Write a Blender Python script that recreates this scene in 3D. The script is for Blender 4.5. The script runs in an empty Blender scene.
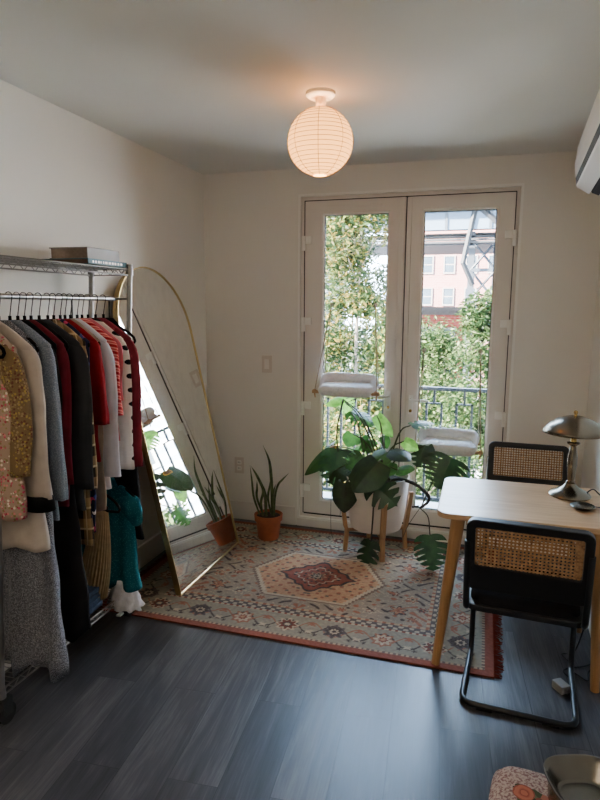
import bpy, bmesh, math, random
from mathutils import Vector, Matrix, noise

SC = bpy.context.scene
COL = SC.collection
PI = math.pi
rnd = random.Random(7)

# ------------------------------------------------------------------ camera
F_PX, EYE = 601.0, 1.55
AX = Vector((0.957, 0.050, -0.287)); AY = Vector((0.291, -0.146, 0.945))
AY.normalize(); AX = (AX - AX.dot(AY) * AY).normalized(); AZ = AX.cross(AY)
if AZ.y > 0: AZ = -AZ
camd = bpy.data.cameras.new('camera'); cam = bpy.data.objects.new('camera', camd); COL.objects.link(cam)
cx = Vector((AX.x, AY.x, AZ.x)); cy = -Vector((AX.y, AY.y, AZ.y)); cz = -Vector((AX.z, AY.z, AZ.z))
m = Matrix((cx, cy, cz)).transposed().to_4x4(); m.translation = (0, 0, EYE)
cam.matrix_world = m
camd.sensor_fit = 'VERTICAL'; camd.sensor_height = 24.0; camd.lens = F_PX / 800 * 24.0
camd.clip_start = 0.02; camd.clip_end = 400
SC.camera = cam

def at(px, py, Y):
    """point in the room seen at (px,py) at distance Y from the camera wall"""
    d = Vector((px - 300, py - 400, F_PX)); w = Vector((AX.dot(d), AY.dot(d), AZ.dot(d)))
    return w * (Y / w.y) + Vector((0, 0, EYE))

# ------------------------------------------------------------------ materials
def lin(c):
    def f(v):
        v /= 255.0
        return v / 12.92 if v <= .04045 else ((v + .055) / 1.055) ** 2.4
    return (f(c[0]), f(c[1]), f(c[2]), 1.0)

class NT:
    def __init__(s, name):
        s.m = bpy.data.materials.new(name); s.m.use_nodes = True
        s.t = s.m.node_tree; s.t.nodes.clear()
        s.out = s.n('ShaderNodeOutputMaterial')
    def n(s, k, **kw):
        nd = s.t.nodes.new(k)
        for a, b in kw.items(): setattr(nd, a, b)
        return nd
    def l(s, a, b): s.t.links.new(a, b)
    def put(s, sock, v):
        if hasattr(v, 'is_output'): s.l(v, sock)
        else: sock.default_value = v
    def math(s, op, a, b=0.0, c=None, clamp=False):
        nd = s.n('ShaderNodeMath', operation=op, use_clamp=clamp)
        s.put(nd.inputs[0], a); s.put(nd.inputs[1], b)
        if c is not None: s.put(nd.inputs[2], c)
        return nd.outputs[0]
    def mix(s, f, a, b):
        nd = s.n('ShaderNodeMix', data_type='RGBA')
        s.put(nd.inputs[0], f); s.put(nd.inputs[6], a); s.put(nd.inputs[7], b)
        return nd.outputs[2]
    def coord(s, k='Object'): return s.n('ShaderNodeTexCoord').outputs[k]
    def mapping(s, v, loc=(0, 0, 0), rot=(0, 0, 0), sc=(1, 1, 1)):
        nd = s.n('ShaderNodeMapping'); s.l(v, nd.inputs[0])
        nd.inputs[1].default_value = loc; nd.inputs[2].default_value = rot; nd.inputs[3].default_value = sc
        return nd.outputs[0]
    def noise(s, v, scale, detail=3, rough=.5, dist=0.0):
        nd = s.n('ShaderNodeTexNoise'); s.l(v, nd.inputs['Vector'])
        nd.inputs['Scale'].default_value = scale; nd.inputs['Detail'].default_value = detail
        nd.inputs['Roughness'].default_value = rough; nd.inputs['Distortion'].default_value = dist
        return nd.outputs['Fac']
    def ramp(s, f, stops, interp='LINEAR'):
        nd = s.n('ShaderNodeValToRGB'); s.put(nd.inputs[0], f); cr = nd.color_ramp; cr.interpolation = interp
        while len(cr.elements) < len(stops): cr.elements.new(.5)
        for e, (p, c) in zip(cr.elements, stops): e.position = p; e.color = c
        return nd.outputs[0]
    def bsdf(s, color, rough=.6, metal=0.0, spec=.5, **kw):
        nd = s.n('ShaderNodeBsdfPrincipled')
        s.put(nd.inputs['Base Color'], color); s.put(nd.inputs['Roughness'], rough)
        nd.inputs['Metallic'].default_value = metal; nd.inputs['Specular IOR Level'].default_value = spec
        for a, b in kw.items(): s.put(nd.inputs[a], b)
        return nd
    def bump(s, nd, h, strength=.3, dist=.01):
        b = s.n('ShaderNodeBump'); s.l(h, b.inputs['Height'])
        b.inputs['Strength'].default_value = strength; b.inputs['Distance'].default_value = dist
        s.l(b.outputs[0], nd.inputs['Normal'])
    def done(s, sh):
        s.l(sh.outputs[0] if hasattr(sh, 'outputs') else sh, s.out.inputs[0]); return s.m

def plain(name, c, rough=.6, metal=0.0, spec=.5, var=.08, vscale=20, bump=0, bscale=200):
    t = NT(name); co = t.coord(); f = t.noise(co, vscale)
    c1 = lin(c); c0 = tuple(v * (1 - var * 1.6) for v in c1[:3]) + (1,); c2 = tuple(min(1, v * (1 + var)) for v in c1[:3]) + (1,)
    b = t.bsdf(t.ramp(f, [(.3, c0), (.7, c2)]), rough, metal, spec)
    if bump: t.bump(b, t.noise(co, bscale, 2), bump, .004)
    return t.done(b)

def fabric(name, c, var=.12, rough=.95, bump=.3, sheen=.0):
    t = NT(name); co = t.coord(); f = t.noise(co, 14, 4)
    c1 = lin(c); c0 = tuple(v * (1 - var * 2) for v in c1[:3]) + (1,); c2 = tuple(min(1, v * (1 + var)) for v in c1[:3]) + (1,)
    b = t.bsdf(t.ramp(f, [(.3, c0), (.7, c2)]), rough, 0, .1)
    t.bump(b, t.noise(co, 500, 2), bump, .002)
    return t.done(b)

def paint(name, c, rough=.75, sc=4, var=.04, bump=.08):
    t = NT(name); co = t.coord(); f = t.noise(co, sc, 5)
    c1 = lin(c); c0 = tuple(v * (1 - var) for v in c1[:3]) + (1,)
    b = t.bsdf(t.mix(f, c0, c1), rough, 0, .3)
    t.bump(b, t.noise(co, 320, 3), bump, .002)
    return t.done(b)

M = {}
M['wall'] = paint('wall_paint', (231, 228, 220))
M['ceiling'] = paint('ceiling_paint', (224, 224, 217))
M['trim'] = paint('trim_paint', (226, 220, 212), .45, bump=.02)
M['pvc'] = paint('door_pvc', (226, 219, 210), .35, bump=.01)
M['pvc_white'] = paint('bright_pvc', (240, 238, 232), .35, bump=.01)
M['white_plastic'] = paint('white_plastic', (232, 228, 220), .4, bump=.01)
M['plate'] = paint('switch_plate', (214, 205, 194), .45, bump=.01)
M['dark_gap'] = plain('dark_gap_and_gasket', (28, 27, 26), .8)  # real gasket colour, also used to paint shade into the door gaps
M['black_metal'] = plain('black_powder_coat', (17, 17, 19), .35, 0, .5)
M['rail_metal'] = plain('railing_paint', (20, 24, 28), .5, .2)
M['chrome'] = plain('chrome_steel', (150, 146, 142), .28, 1.0, var=.05)
M['black_velvet'] = plain('black_velvet', (12, 12, 13), .9, 0, .1)
M['hook_steel'] = plain('dark_hook_steel', (60, 58, 56), .35, 1.0)
M['terracotta'] = plain('terracotta', (168, 92, 58), .85, var=.14, vscale=12, bump=.15, bscale=90)
M['soil'] = plain('potting_soil', (48, 36, 28), .95, var=.3, vscale=60, bump=.6, bscale=80)
M['ceramic'] = plain('white_ceramic', (226, 216, 206), .4, var=.03)
M['gold'] = plain('brushed_gold', (190, 168, 118), .35, 1.0, var=.05)
M['nickel'] = plain('brushed_nickel', (124, 114, 98), .24, 1.0, var=.06)
M['brass'] = plain('brass', (196, 160, 92), .25, 1.0)
M['pewter'] = plain('pewter', (112, 108, 100), .26, 1.0, var=.08)
M['rope'] = plain('jute_cord', (176, 160, 142), .9, var=.15, vscale=300)
M['cable'] = plain('clear_cord', (190, 184, 176), .6)
M['black_rubber'] = plain('black_rubber', (16, 16, 17), .6)
M['tulle'] = plain('white_tulle', (226, 228, 236), .9, var=.1, vscale=40, bump=.5, bscale=150)
M['concrete'] = plain('concrete', (150, 150, 146), .9, var=.15, vscale=3)
M['asphalt'] = plain('street', (120, 122, 124), .9, var=.15, vscale=.4)
M['window_stone'] = plain('window_stone', (104, 98, 94), .9)
M['bark'] = plain('bark', (96, 86, 74), .95, var=.3, vscale=8)

def wood_mat(name, c0, c1, rough=.4, axis='Y', scale=1.0, spec=.45):
    t = NT(name); co = t.coord()
    sc = {'X': (2, 26, 26), 'Y': (26, 2, 26), 'Z': (26, 26, 2)}[axis]
    v = t.mapping(co, sc=tuple(s * scale for s in sc))
    f = t.noise(v, 1.0, 5, .6, 1.2)
    g = t.noise(t.mapping(co, sc=tuple(s * scale * 5 for s in sc)), 1.0, 3)
    f2 = t.math('ADD', t.math('MULTIPLY', f, .7), t.math('MULTIPLY', g, .3))
    b = t.bsdf(t.ramp(f2, [(.32, lin(c0)), (.68, lin(c1))]), rough, 0, spec)
    return t.done(b)
M['oak_top'] = wood_mat('light_oak_top', (176, 138, 98), (206, 170, 128), .34, 'X', spec=.5)
M['oak_leg'] = wood_mat('light_oak_leg', (152, 108, 66), (190, 146, 98), .45, 'Z')
M['stand_wood'] = wood_mat('stand_wood', (150, 108, 70), (188, 146, 102), .5, 'Z')
M['perch_wood'] = wood_mat('perch_wood', (170, 128, 92), (204, 164, 126), .5, 'X')

def floor_mat():
    t = NT('grey_oak_planks'); co = t.coord()
    v = t.mapping(co, rot=(0, 0, 0))
    r = t.n('ShaderNodeVectorRotate', rotation_type='Z_AXIS'); t.l(co, r.inputs['Vector']); r.inputs['Angle'].default_value = -PI / 2 - .0745
    v = r.outputs[0]            # x runs along the planks
    br = t.n('ShaderNodeTexBrick'); t.l(t.mapping(v, loc=(.35, .07, 0)), br.inputs['Vector'])
    br.inputs['Color1'].default_value = (0, 0, 0, 1); br.inputs['Color2'].default_value = (1, 1, 1, 1); br.inputs['Mortar'].default_value = (.5, .5, .5, 1)
    br.inputs['Scale'].default_value = 1; br.inputs['Mortar Size'].default_value = .0018; br.inputs['Mortar Smooth'].default_value = .2
    br.inputs['Brick Width'].default_value = 1.22; br.inputs['Row Height'].default_value = .176; br.offset = .37; br.offset_frequency = 2
    tone = br.outputs['Color']; seam = br.outputs['Fac']
    sp = t.n('ShaderNodeSeparateColor'); t.l(tone, sp.inputs[0])
    shift = t.n('ShaderNodeCombineXYZ'); t.l(t.math('MULTIPLY', sp.outputs[0], 37.0), shift.inputs[0]); t.l(t.math('MULTIPLY', sp.outputs[0], 11.0), shift.inputs[1])
    va = t.n('ShaderNodeVectorMath', operation='ADD'); t.l(v, va.inputs[0]); t.l(shift.outputs[0], va.inputs[1])
    g1 = t.noise(t.mapping(va.outputs[0], sc=(1.6, 16, 1)), 1.0, 6, .62, 1.6)
    g2 = t.noise(t.mapping(va.outputs[0], sc=(6, 150, 1)), 1.0, 3, .6)
    g3 = t.noise(t.mapping(va.outputs[0], sc=(.9, 5, 1)), 1.0, 2, .5, .6)
    g = t.math('ADD', t.math('MULTIPLY', g1, .5), t.math('ADD', t.math('MULTIPLY', g2, .25), t.math('MULTIPLY', g3, .25)))
    g = t.math('ADD', g, t.math('MULTIPLY', t.math('SUBTRACT', sp.outputs[0], .5), .11))
    c = t.ramp(g, [(.32, lin((30, 30, 32))), (.5, lin((58, 57, 60))), (.68, lin((98, 95, 95)))])
    c = t.mix(t.math('MULTIPLY', seam, .8), c, lin((24, 24, 25)))
    rg = t.math('ADD', .27, t.math('MULTIPLY', g, .22))
    b = t.bsdf(c, rg, 0, .5)
    h = t.math('SUBTRACT', t.math('MULTIPLY', g, .5), t.math('MULTIPLY', seam, .8))
    t.bump(b, h, .25, .004)
    return t.done(b)
M['floor'] = floor_mat()

def glass_mat():
    t = NT('window_glass')
    tr = t.n('ShaderNodeBsdfTransparent'); tr.inputs[0].default_value = (.95, .965, .96, 1)
    gl = t.n('ShaderNodeBsdfGlossy'); gl.inputs['Roughness'].default_value = .0
    fr = t.n('ShaderNodeFresnel'); fr.inputs[0].default_value = 1.35
    mx = t.n('ShaderNodeMixShader'); t.l(fr.outputs[0], mx.inputs[0]); t.l(tr.outputs[0], mx.inputs[1]); t.l(gl.outputs[0], mx.inputs[2])
    return t.done(mx)
M['glass'] = glass_mat()

def mirror_mat():
    t = NT('mirror_glass'); co = t.coord()
    # faint smears and dust on the silvered glass
    f = t.noise(t.mapping(co, sc=(1, 6, 3)), 2.2, 5, .6, 1.5)
    d = t.math('MULTIPLY', t.math('SUBTRACT', f, .42, clamp=True), .28)
    gl = t.n('ShaderNodeBsdfGlossy'); gl.inputs['Color'].default_value = (.88, .9, .89, 1); gl.inputs['Roughness'].default_value = .0
    df = t.n('ShaderNodeBsdfDiffuse'); df.inputs['Color'].default_value = (.75, .76, .77, 1)
    mx = t.n('ShaderNodeMixShader'); t.l(t.math('ADD', d, .02), mx.inputs[0]); t.l(gl.outputs[0], mx.inputs[1]); t.l(df.outputs[0], mx.inputs[2])
    return t.done(mx)
M['mirror'] = mirror_mat()

def cane_mat():
    t = NT('woven_cane'); co = t.coord()
    s = t.n('ShaderNodeSeparateXYZ'); t.l(co, s.inputs[0])
    k = 2 * PI / .0135
    a = t.math('SINE', t.math('MULTIPLY', s.outputs[0], k)); b_ = t.math('SINE', t.math('MULTIPLY', s.outputs[2], k))
    hole = t.math('GREATER_THAN', t.math('ADD', a, b_), .42)
    f = t.noise(co, 60, 3)
    b = t.bsdf(t.ramp(f, [(.3, lin((120, 84, 54))), (.7, lin((186, 146, 104)))]), .6, 0, .3)
    tr = t.n('ShaderNodeBsdfTransparent')
    mx = t.n('ShaderNodeMixShader'); t.l(hole, mx.inputs[0]); t.l(b.outputs[0], mx.inputs[1]); t.l(tr.outputs[0], mx.inputs[2])
    return t.done(mx)
M['cane'] = cane_mat()

def paper_mat():
    t = NT('lantern_paper'); co = t.coord()
    s = t.n('ShaderNodeSeparateXYZ'); t.l(co, s.inputs[0])
    f = t.math('ADD', .86, t.math('MULTIPLY', s.outputs[2], -1.2))
    e = t.n('ShaderNodeEmission'); e.inputs[0].default_value = (1.0, .41, .10, 1); t.put(e.inputs[1], t.math('MULTIPLY', f, .36))
    d = t.bsdf(lin((190, 160, 120)), .9, 0, .1)
    ad = t.n('ShaderNodeAddShader'); t.l(e.outputs[0], ad.inputs[0]); t.l(d.outputs[0], ad.inputs[1])
    return t.done(ad)
M['paper'] = paper_mat()
M['wire_rib'] = plain('lantern_rib', (170, 130, 96), .8)

def leaf_mat(name, c0, c1, trans=.35, rough=.4, spec=.5):
    t = NT(name); co = t.coord(); f = t.noise(co, 25, 3)
    col = t.ramp(f, [(.3, lin(c0)), (.7, lin(c1))])
    b = t.bsdf(col, rough, 0, spec)
    tl = t.n('ShaderNodeBsdfTranslucent'); t.l(t.ramp(f, [(.3, lin(tuple(min(255, v * 1.5) for v in c0))), (.7, lin(tuple(min(255, v * 1.6) for v in c1)))]), tl.inputs[0])
    mx = t.n('ShaderNodeMixShader'); mx.inputs[0].default_value = trans
    t.l(b.outputs[0], mx.inputs[1]); t.l(tl.outputs[0], mx.inputs[2])
    return t.done(mx)
M['leaf_dark'] = leaf_mat('dark_leaf', (22, 42, 24), (38, 64, 34), .18)
M['leaf_mid'] = leaf_mat('mid_leaf', (40, 70, 32), (62, 100, 46), .35)
M['leaf_bright'] = leaf_mat('bright_leaf', (70, 110, 44), (112, 156, 70), .5)
def spotted():
    t = NT('spotted_leaf'); co = t.coord(); f = t.noise(co, 9, 2)
    d = t.n('ShaderNodeVectorMath', operation='DISTANCE'); t.l(co, d.inputs[0]); p0 = at(332, 448, 3.855); d.inputs[1].default_value = (p0.x + .600, p0.y - 3.660, p0.z - .158)
    q = t.math('ADD', d.outputs['Value'], t.math('MULTIPLY', t.math('SUBTRACT', t.noise(co, 30, 3), .5), .05))
    col = t.ramp(t.math('MULTIPLY', q, 10), [(.18, lin((110, 70, 36))), (.26, lin((206, 150, 40))), (.34, lin((44, 72, 34)))])
    b = t.bsdf(col, .4, 0, .5); tl = t.n('ShaderNodeBsdfTranslucent'); t.l(col, tl.inputs[0])
    mx = t.n('ShaderNodeMixShader'); mx.inputs[0].default_value = .35; t.l(b.outputs[0], mx.inputs[1]); t.l(tl.outputs[0], mx.inputs[2]); return t.done(mx)
M['leaf_yellow'] = spotted()
M['snake'] = leaf_mat('snake_leaf', (50, 66, 36), (96, 112, 66), .12)
M['stem'] = plain('plant_stem', (66, 72, 42), .6, var=.2)
M['stem_dark'] = plain('dark_stem', (44, 38, 30), .7, var=.2)

def foliage_mat(name, stops):
    t = NT(name)
    g = t.n('ShaderNodeNewGeometry'); col = t.ramp(g.outputs['Random Per Island'], stops)
    d = t.n('ShaderNodeBsdfDiffuse'); t.l(col, d.inputs[0])
    tl = t.n('ShaderNodeBsdfTranslucent'); t.l(col, tl.inputs[0])
    mx = t.n('ShaderNodeMixShader'); mx.inputs[0].default_value = .45; t.l(d.outputs[0], mx.inputs[1]); t.l(tl.outputs[0], mx.inputs[2])
    return t.done(mx)

# patterned cloth
def pat(name, build, rough=.95):
    t = NT(name); co = t.coord(); s = t.n('ShaderNodeSeparateXYZ'); t.l(co, s.inputs[0])
    b = t.bsdf(build(t, co, s.outputs[0], s.outputs[1], s.outputs[2]), rough, 0, .1)
    t.bump(b, t.noise(co, 420, 2), .3, .002)
    return t.done(b)
def floral(bg, cols, scale=42, th=.34):
    def f(t, co, x, y, z):
        v = t.n('ShaderNodeTexVoronoi'); v.inputs['Scale'].default_value = scale; t.l(co, v.inputs['Vector'])
        sp = t.n('ShaderNodeSeparateColor'); t.l(v.outputs['Color'], sp.inputs[0])
        n = len(cols)
        pick = t.ramp(sp.outputs[0], [(i / n, lin(c)) for i, c in enumerate(cols)], 'CONSTANT')
        blob = t.math('LESS_THAN', v.outputs['Distance'], th)
        gate = t.math('GREATER_THAN', t.noise(co, 9, 3), .40)
        return t.mix(t.math('MULTIPLY', blob, gate), lin(bg), pick)
    return f
def plaid(bg, dark, light, per=.075):
    def f(t, co, x, y, z):
        def band(u, ph, w): return t.math('LESS_THAN', t.math('FRACT', t.math('ADD', t.math('DIVIDE', u, per), ph)), w)
        xy = t.math('ADD', x, t.math('MULTIPLY', y, 1.7))
        a = t.math('ADD', t.math('MULTIPLY', band(z, .1, .45), .5), t.math('MULTIPLY', band(xy, .3, .45), .5))
        c = t.mix(a, lin(bg), lin(dark))
        l = t.math('MAXIMUM', band(z, .62, .08), band(xy, .7, .08))
        return t.mix(t.math('MULTIPLY', l, .8), c, lin(light))
    return f
def stripes(a, b, c, per=.03):
    def f(t, co, x, y, z):
        u = t.math('FRACT', t.math('DIVIDE', t.math('ADD', z, t.math('MULTIPLY', y, .5)), per))
        return t.ramp(u, [(0, lin(a)), (.42, lin(b)), (.6, lin(c)), (.78, lin(b))], 'CONSTANT')
    return f
def dots(bg, fg, per=.062, r=.012):
    def f(t, co, x, y, z):
        def c(u): return t.math('SUBTRACT', t.math('FRACT', t.math('ADD', t.math('DIVIDE', u, per), .5)), .5)
        a, b = c(y), c(z)
        d = t.math('SQRT', t.math('ADD', t.math('MULTIPLY', a, a), t.math('MULTIPLY', b, b)))
        return t.mix(t.math('LESS_THAN', d, r / per), lin(bg), lin(fg))
    return f
def speckle(bg, fg, scale=240, th=.22):
    def f(t, co, x, y, z):
        v = t.n('ShaderNodeTexVoronoi'); v.inputs['Scale'].default_value = scale; t.l(co, v.inputs['Vector'])
        return t.mix(t.math('LESS_THAN', v.outputs['Distance'], th), lin(bg), lin(fg))
    return f

# ------------------------------------------------------------------ mesh helpers
def box(bm, a, b, mat4=None):
    x0, y0, z0 = a; x1, y1, z1 = b
    vs = [bm.verts.new(v) for v in ((x0, y0, z0), (x1, y0, z0), (x1, y1, z0), (x0, y1, z0), (x0, y0, z1), (x1, y0, z1), (x1, y1, z1), (x0, y1, z1))]
    if mat4 is not None:
        for v in vs: v.co = mat4 @ v.co
    for f in ((0, 3, 2, 1), (4, 5, 6, 7), (0, 1, 5, 4), (1, 2, 6, 5), (2, 3, 7, 6), (3, 0, 4, 7)):
        bm.faces.new([vs[i] for i in f])
    return vs

def frames(path):
    out = []; up = None
    n = len(path)
    for i, p in enumerate(path):
        t = (path[min(i + 1, n - 1)] - path[max(i - 1, 0)])
        if t.length < 1e-9: t = Vector((0, 0, 1))
        t.normalize()
        if up is None:
            up = Vector((0, 0, 1)) if abs(t.z) < .9 else Vector((0, 1, 0))
        s = t.cross(up)
        if s.length < 1e-6: s = t.cross(Vector((1, 0, 0)))
        s.normalize(); up = s.cross(t).normalized()
        out.append((p, s, up))
    return out

def tube(bm, pts, r, seg=8, closed=False, cap=True, flat=1.0):
    pts = [Vector(p) for p in pts]; n = len(pts)
    rr = r if isinstance(r, (list, tuple)) else [r] * n
    fr = frames(pts)
    if closed:
        fr = []
        up = None
        for i in range(n):
            t = (pts[(i + 1) % n] - pts[i - 1]).normalized()
            if up is None: up = Vector((0, 0, 1)) if abs(t.z) < .9 else Vector((0, 1, 0))
            s = t.cross(up); s.normalize(); up = s.cross(t).normalized(); fr.append((pts[i], s, up))
    rings = []
    for (p, s, u), q in zip(fr, rr):
        rings.append([bm.verts.new(p + s * (math.cos(2 * PI * k / seg) * q) + u * (math.sin(2 * PI * k / seg) * q * flat)) for k in range(seg)])
    m_ = n if closed else n - 1
    for i in range(m_):
        a, b = rings[i], rings[(i + 1) % n]
        for k in range(seg): bm.faces.new((a[k], a[(k + 1) % seg], b[(k + 1) % seg], b[k]))
    if cap and not closed:
        bm.faces.new(list(reversed(rings[0]))); bm.faces.new(rings[-1])
    return rings

def fillet(pts, rad, n=6):
    """round the inner corners of a polyline"""
    pts = [Vector(p) for p in pts]; out = [pts[0]]
    for i in range(1, len(pts) - 1):
        p = pts[i]; a = (pts[i - 1] - p); b = (pts[i + 1] - p)
        q = min(rad, a.length * .49, b.length * .49)
        a.normalize(); b.normalize()
        for k in range(n + 1):
            t = k / n
            out.append((p + a * q) * (1 - t) ** 2 + p * 2 * t * (1 - t) + (p + b * q) * t * t)
    out.append(pts[-1]); return out

def smooth_path(pts, n=8):
    """Catmull-Rom"""
    P = [Vector(p) for p in pts]; P = [P[0] * 2 - P[1]] + P + [P[-1] * 2 - P[-2]]
    out = []
    for i in range(1, len(P) - 2):
        for k in range(n):
            t = k / n
            out.append(.5 * ((2 * P[i]) + (P[i + 1] - P[i - 1]) * t + (2 * P[i - 1] - 5 * P[i] + 4 * P[i + 1] - P[i + 2]) * t * t + (3 * P[i] - P[i - 1] - 3 * P[i + 1] + P[i + 2]) * t ** 3))
    out.append(P[-2]); return out

def lathe(bm, prof, seg=32, c=(0, 0, 0), sx=1.0, sy=1.0, power=2.0):
    """prof = [(r,z)...]; power>2 gives a squircle"""
    c = Vector(c); rings = []
    for r, z in prof:
        if r < 1e-6: rings.append([bm.verts.new(c + Vector((0, 0, z)))]); continue
        ring = []
        for k in range(seg):
            a = 2 * PI * k / seg; ca, sa = math.cos(a), math.sin(a)
            q = (abs(ca) ** power + abs(sa) ** power) ** (-1 / power)
            ring.append(bm.verts.new(c + Vector((ca * q * r * sx, sa * q * r * sy, z))))
        rings.append(ring)
    for a, b in zip(rings, rings[1:]):
        if len(a) == 1 and len(b) == 1: continue
        for k in range(seg):
            k2 = (k + 1) % seg
            if len(a) == 1: bm.faces.new((a[0], b[k2], b[k]))
            elif len(b) == 1: bm.faces.new((a[k], a[k2], b[0]))
            else: bm.faces.new((a[k], a[k2], b[k2], b[k]))
    return rings

def prism(bm, poly, h0, h1, axis='Z'):
    def pt(u, v, h): return {'Z': (u, v, h), 'Y': (u, h, v), 'X': (h, u, v)}[axis]
    a = [bm.verts.new(pt(u, v, h0)) for u, v in poly]; b = [bm.verts.new(pt(u, v, h1)) for u, v in poly]
    n = len(poly)
    for k in range(n): bm.faces.new((a[k], a[(k + 1) % n], b[(k + 1) % n], b[k]))
    bm.faces.new(list(reversed(a))); bm.faces.new(b)

def rrect(x0, y0, x1, y1, r, n=5):
    out = []
    for cx_, cy_, a0 in ((x1 - r, y1 - r, 0), (x0 + r, y1 - r, 90), (x0 + r, y0 + r, 180), (x1 - r, y0 + r, 270)):
        for k in range(n + 1):
            a = math.radians(a0 + 90 * k / n); out.append((cx_ + r * math.cos(a), cy_ + r * math.sin(a)))
    return out

def ring_frame(bm, outer, inner, h0, h1, axis='Y'):
    """extruded frame between two loops of the same count"""
    def pt(u, v, h): return {'Z': (u, v, h), 'Y': (u, h, v), 'X': (h, u, v)}[axis]
    L = [[bm.verts.new(pt(u, v, h)) for u, v in lp] for h in (h0, h1) for lp in (outer, inner)]
    o0, i0, o1, i1 = L; n = len(outer)
    for k in range(n):
        j = (k + 1) % n
        bm.faces.new((o0[k], i0[k], i0[j], o0[j])); bm.faces.new((o1[k], o1[j], i1[j], i1[k]))
        bm.faces.new((o0[k], o0[j], o1[j], o1[k])); bm.faces.new((i0[k], i1[k], i1[j], i0[j]))

def obj(name, bm, mat, parent=None, smooth=False, bevel=0, kind=None, label=None, loc=None):
    bmesh.ops.recalc_face_normals(bm, faces=bm.faces)
    if bevel:
        es = [e for e in bm.edges if len(e.link_faces) == 2 and e.calc_face_angle(0) > .6]
        bmesh.ops.bevel(bm, geom=es, offset=bevel, segments=2, affect='EDGES', profile=.6)
    me = bpy.data.meshes.new(name); bm.to_mesh(me); bm.free()
    if smooth:
        for p in me.polygons: p.use_smooth = True
        if smooth == 'auto': me.set_sharp_from_angle(angle=math.radians(40))
    me.materials.append(mat)
    o = bpy.data.objects.new(name, me); COL.objects.link(o)
    if parent is not None: o.parent = parent
    if loc is not None: o.location = loc
    if kind: o['kind'] = kind
    if label: o['label'] = label
    return o

def B(): return bmesh.new()
def boxo(name, a, b, mat, parent=None, bevel=0, kind=None, label=None):
    bm = B(); box(bm, a, b); return obj(name, bm, mat, parent, False, bevel, kind, label)

def tag(o, label, cat, group=None):
    o['label'] = label; o['category'] = cat
    if group: o['group'] = group
    return o
def thing(name, label, cat, loc=(0, 0, 0), rz=0, group=None):
    o = bpy.data.objects.new(name, None); COL.objects.link(o); o.empty_display_size = .05
    o.location = loc; o.rotation_euler = (0, 0, rz)
    return tag(o, label, cat, group)
def kids(o): return [c for c in bpy.data.objects if c.parent is o]
def dup(root, loc, rz, label, group=None):
    def cp(o, par):
        c = o.copy(); COL.objects.link(c); c.parent = par
        for k in kids(o): cp(k, c)
        return c
    r = cp(root, None); r.location = loc; r.rotation_euler = (0, 0, rz); r['label'] = label
    if group: r['group'] = group
    return r

# ------------------------------------------------------------------ room shell
XL, YB, ZC = -1.90, 3.94, 2.44
YF = -1.6
RW0, RW1 = Vector((.622, YB)), Vector((.622 - .05 * (YB - YF), YF))
def xr(y): return .622 - .05 * (YB - y)
DX0, DX1, DZ1 = -1.20, .175, 2.265

boxo('floor', (XL - .2, YF - .2, -.12), (.85, YB + .30, 0), M['floor'], kind='structure')
boxo('ceiling', (XL - .2, YF - .2, ZC), (.85, YB + .30, ZC + .15), M['ceiling'], kind='structure')
boxo('wall_left', (XL - .2, YF - .2, 0), (XL, YB + .3, ZC), M['wall'], kind='structure')
bm = B()
box(bm, (XL, YB, 0), (DX0, YB + .115, ZC)); box(bm, (DX1, YB, 0), (.85, YB + .115, ZC)); box(bm, (DX0, YB, DZ1), (DX1, YB + .115, ZC))
obj('wall_back', bm, M['wall'], kind='structure')
bm = B(); prism(bm, [(RW0.x, RW0.y), (RW1.x, RW1.y), (.85, RW1.y), (.85, RW0.y)], 0, ZC); obj('wall_right', bm, M['wall'], kind='structure')
boxo('wall_front', (XL, YF - .2, 0), (xr(YF), YF, ZC), M['wall'], kind='structure')

def baseboard(name, a, b, h=.135, t=.014):
    a = Vector(a); b = Vector(b); d = (b - a).normalized(); n = Vector((-d.y, d.x)) * t
    bm = B(); prism(bm, [a[:], b[:], (b + n)[:], (a + n)[:]], 0, h)
    return obj(name, bm, M['trim'], kind='structure', bevel=.003)
baseboard('baseboard_left', (XL, YB), (XL, YF)); 
baseboard('baseboard_back', (DX0 - .02, YB), (XL + .014, YB)); baseboard('baseboard_back', (xr(YB) - .015, YB), (DX1 + .02, YB))
baseboard('baseboard_right', RW1[:], RW0[:])
# door lining, bright bead and threshold, then dark strips as painted gap shade
bm = B(); y0, y1 = YB - .008, YB + .09
O = [(DX0 - .012, .055), (DX1 + .012, .055), (DX1 + .012, DZ1 + .012), (DX0 - .012, DZ1 + .012)]
I = [(DX0 + .004, .068), (DX1 - .004, .068), (DX1 - .004, DZ1 - .004), (DX0 + .004, DZ1 - .004)]
ring_frame(bm, O, I, y0, y1); obj('trim_1', bm, M['pvc_white'], kind='structure')
O = [(DX0, .0), (DX1, .0), (DX1, DZ1), (DX0, DZ1)]
I = [(DX0 + .03, .085), (DX1 - .03, .085), (DX1 - .03, DZ1 - .028), (DX0 + .03, DZ1 - .028)]
bm = B(); ring_frame(bm, O, I, YB + .018, YB + .12); obj('trim_2', bm, M['pvc'], kind='structure')
boxo('trim_3', (DX0 - .012, YB - .012, 0), (DX1 + .012, YB + .12, .055), M['trim'], kind='structure', bevel=.002)
boxo('gap_shade_4', (DX0 + .03, YB + .02, .083), (DX1 - .03, YB + .11, .098), M['dark_gap'], kind='structure')  # dark strip painting the shade in the gap under the leaves
boxo('gap_shade_6', (DX0 + .026, YB + .008, .095), (DX0 + .031, YB + .05, DZ1 - .03), M['dark_gap'], kind='structure')  # this strip and the next two paint the shaded gap between leaf and jamb
boxo('gap_shade_7', (DX1 - .030, YB + .008, .095), (DX1 - .025, YB + .05, DZ1 - .03), M['dark_gap'], kind='structure')
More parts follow.
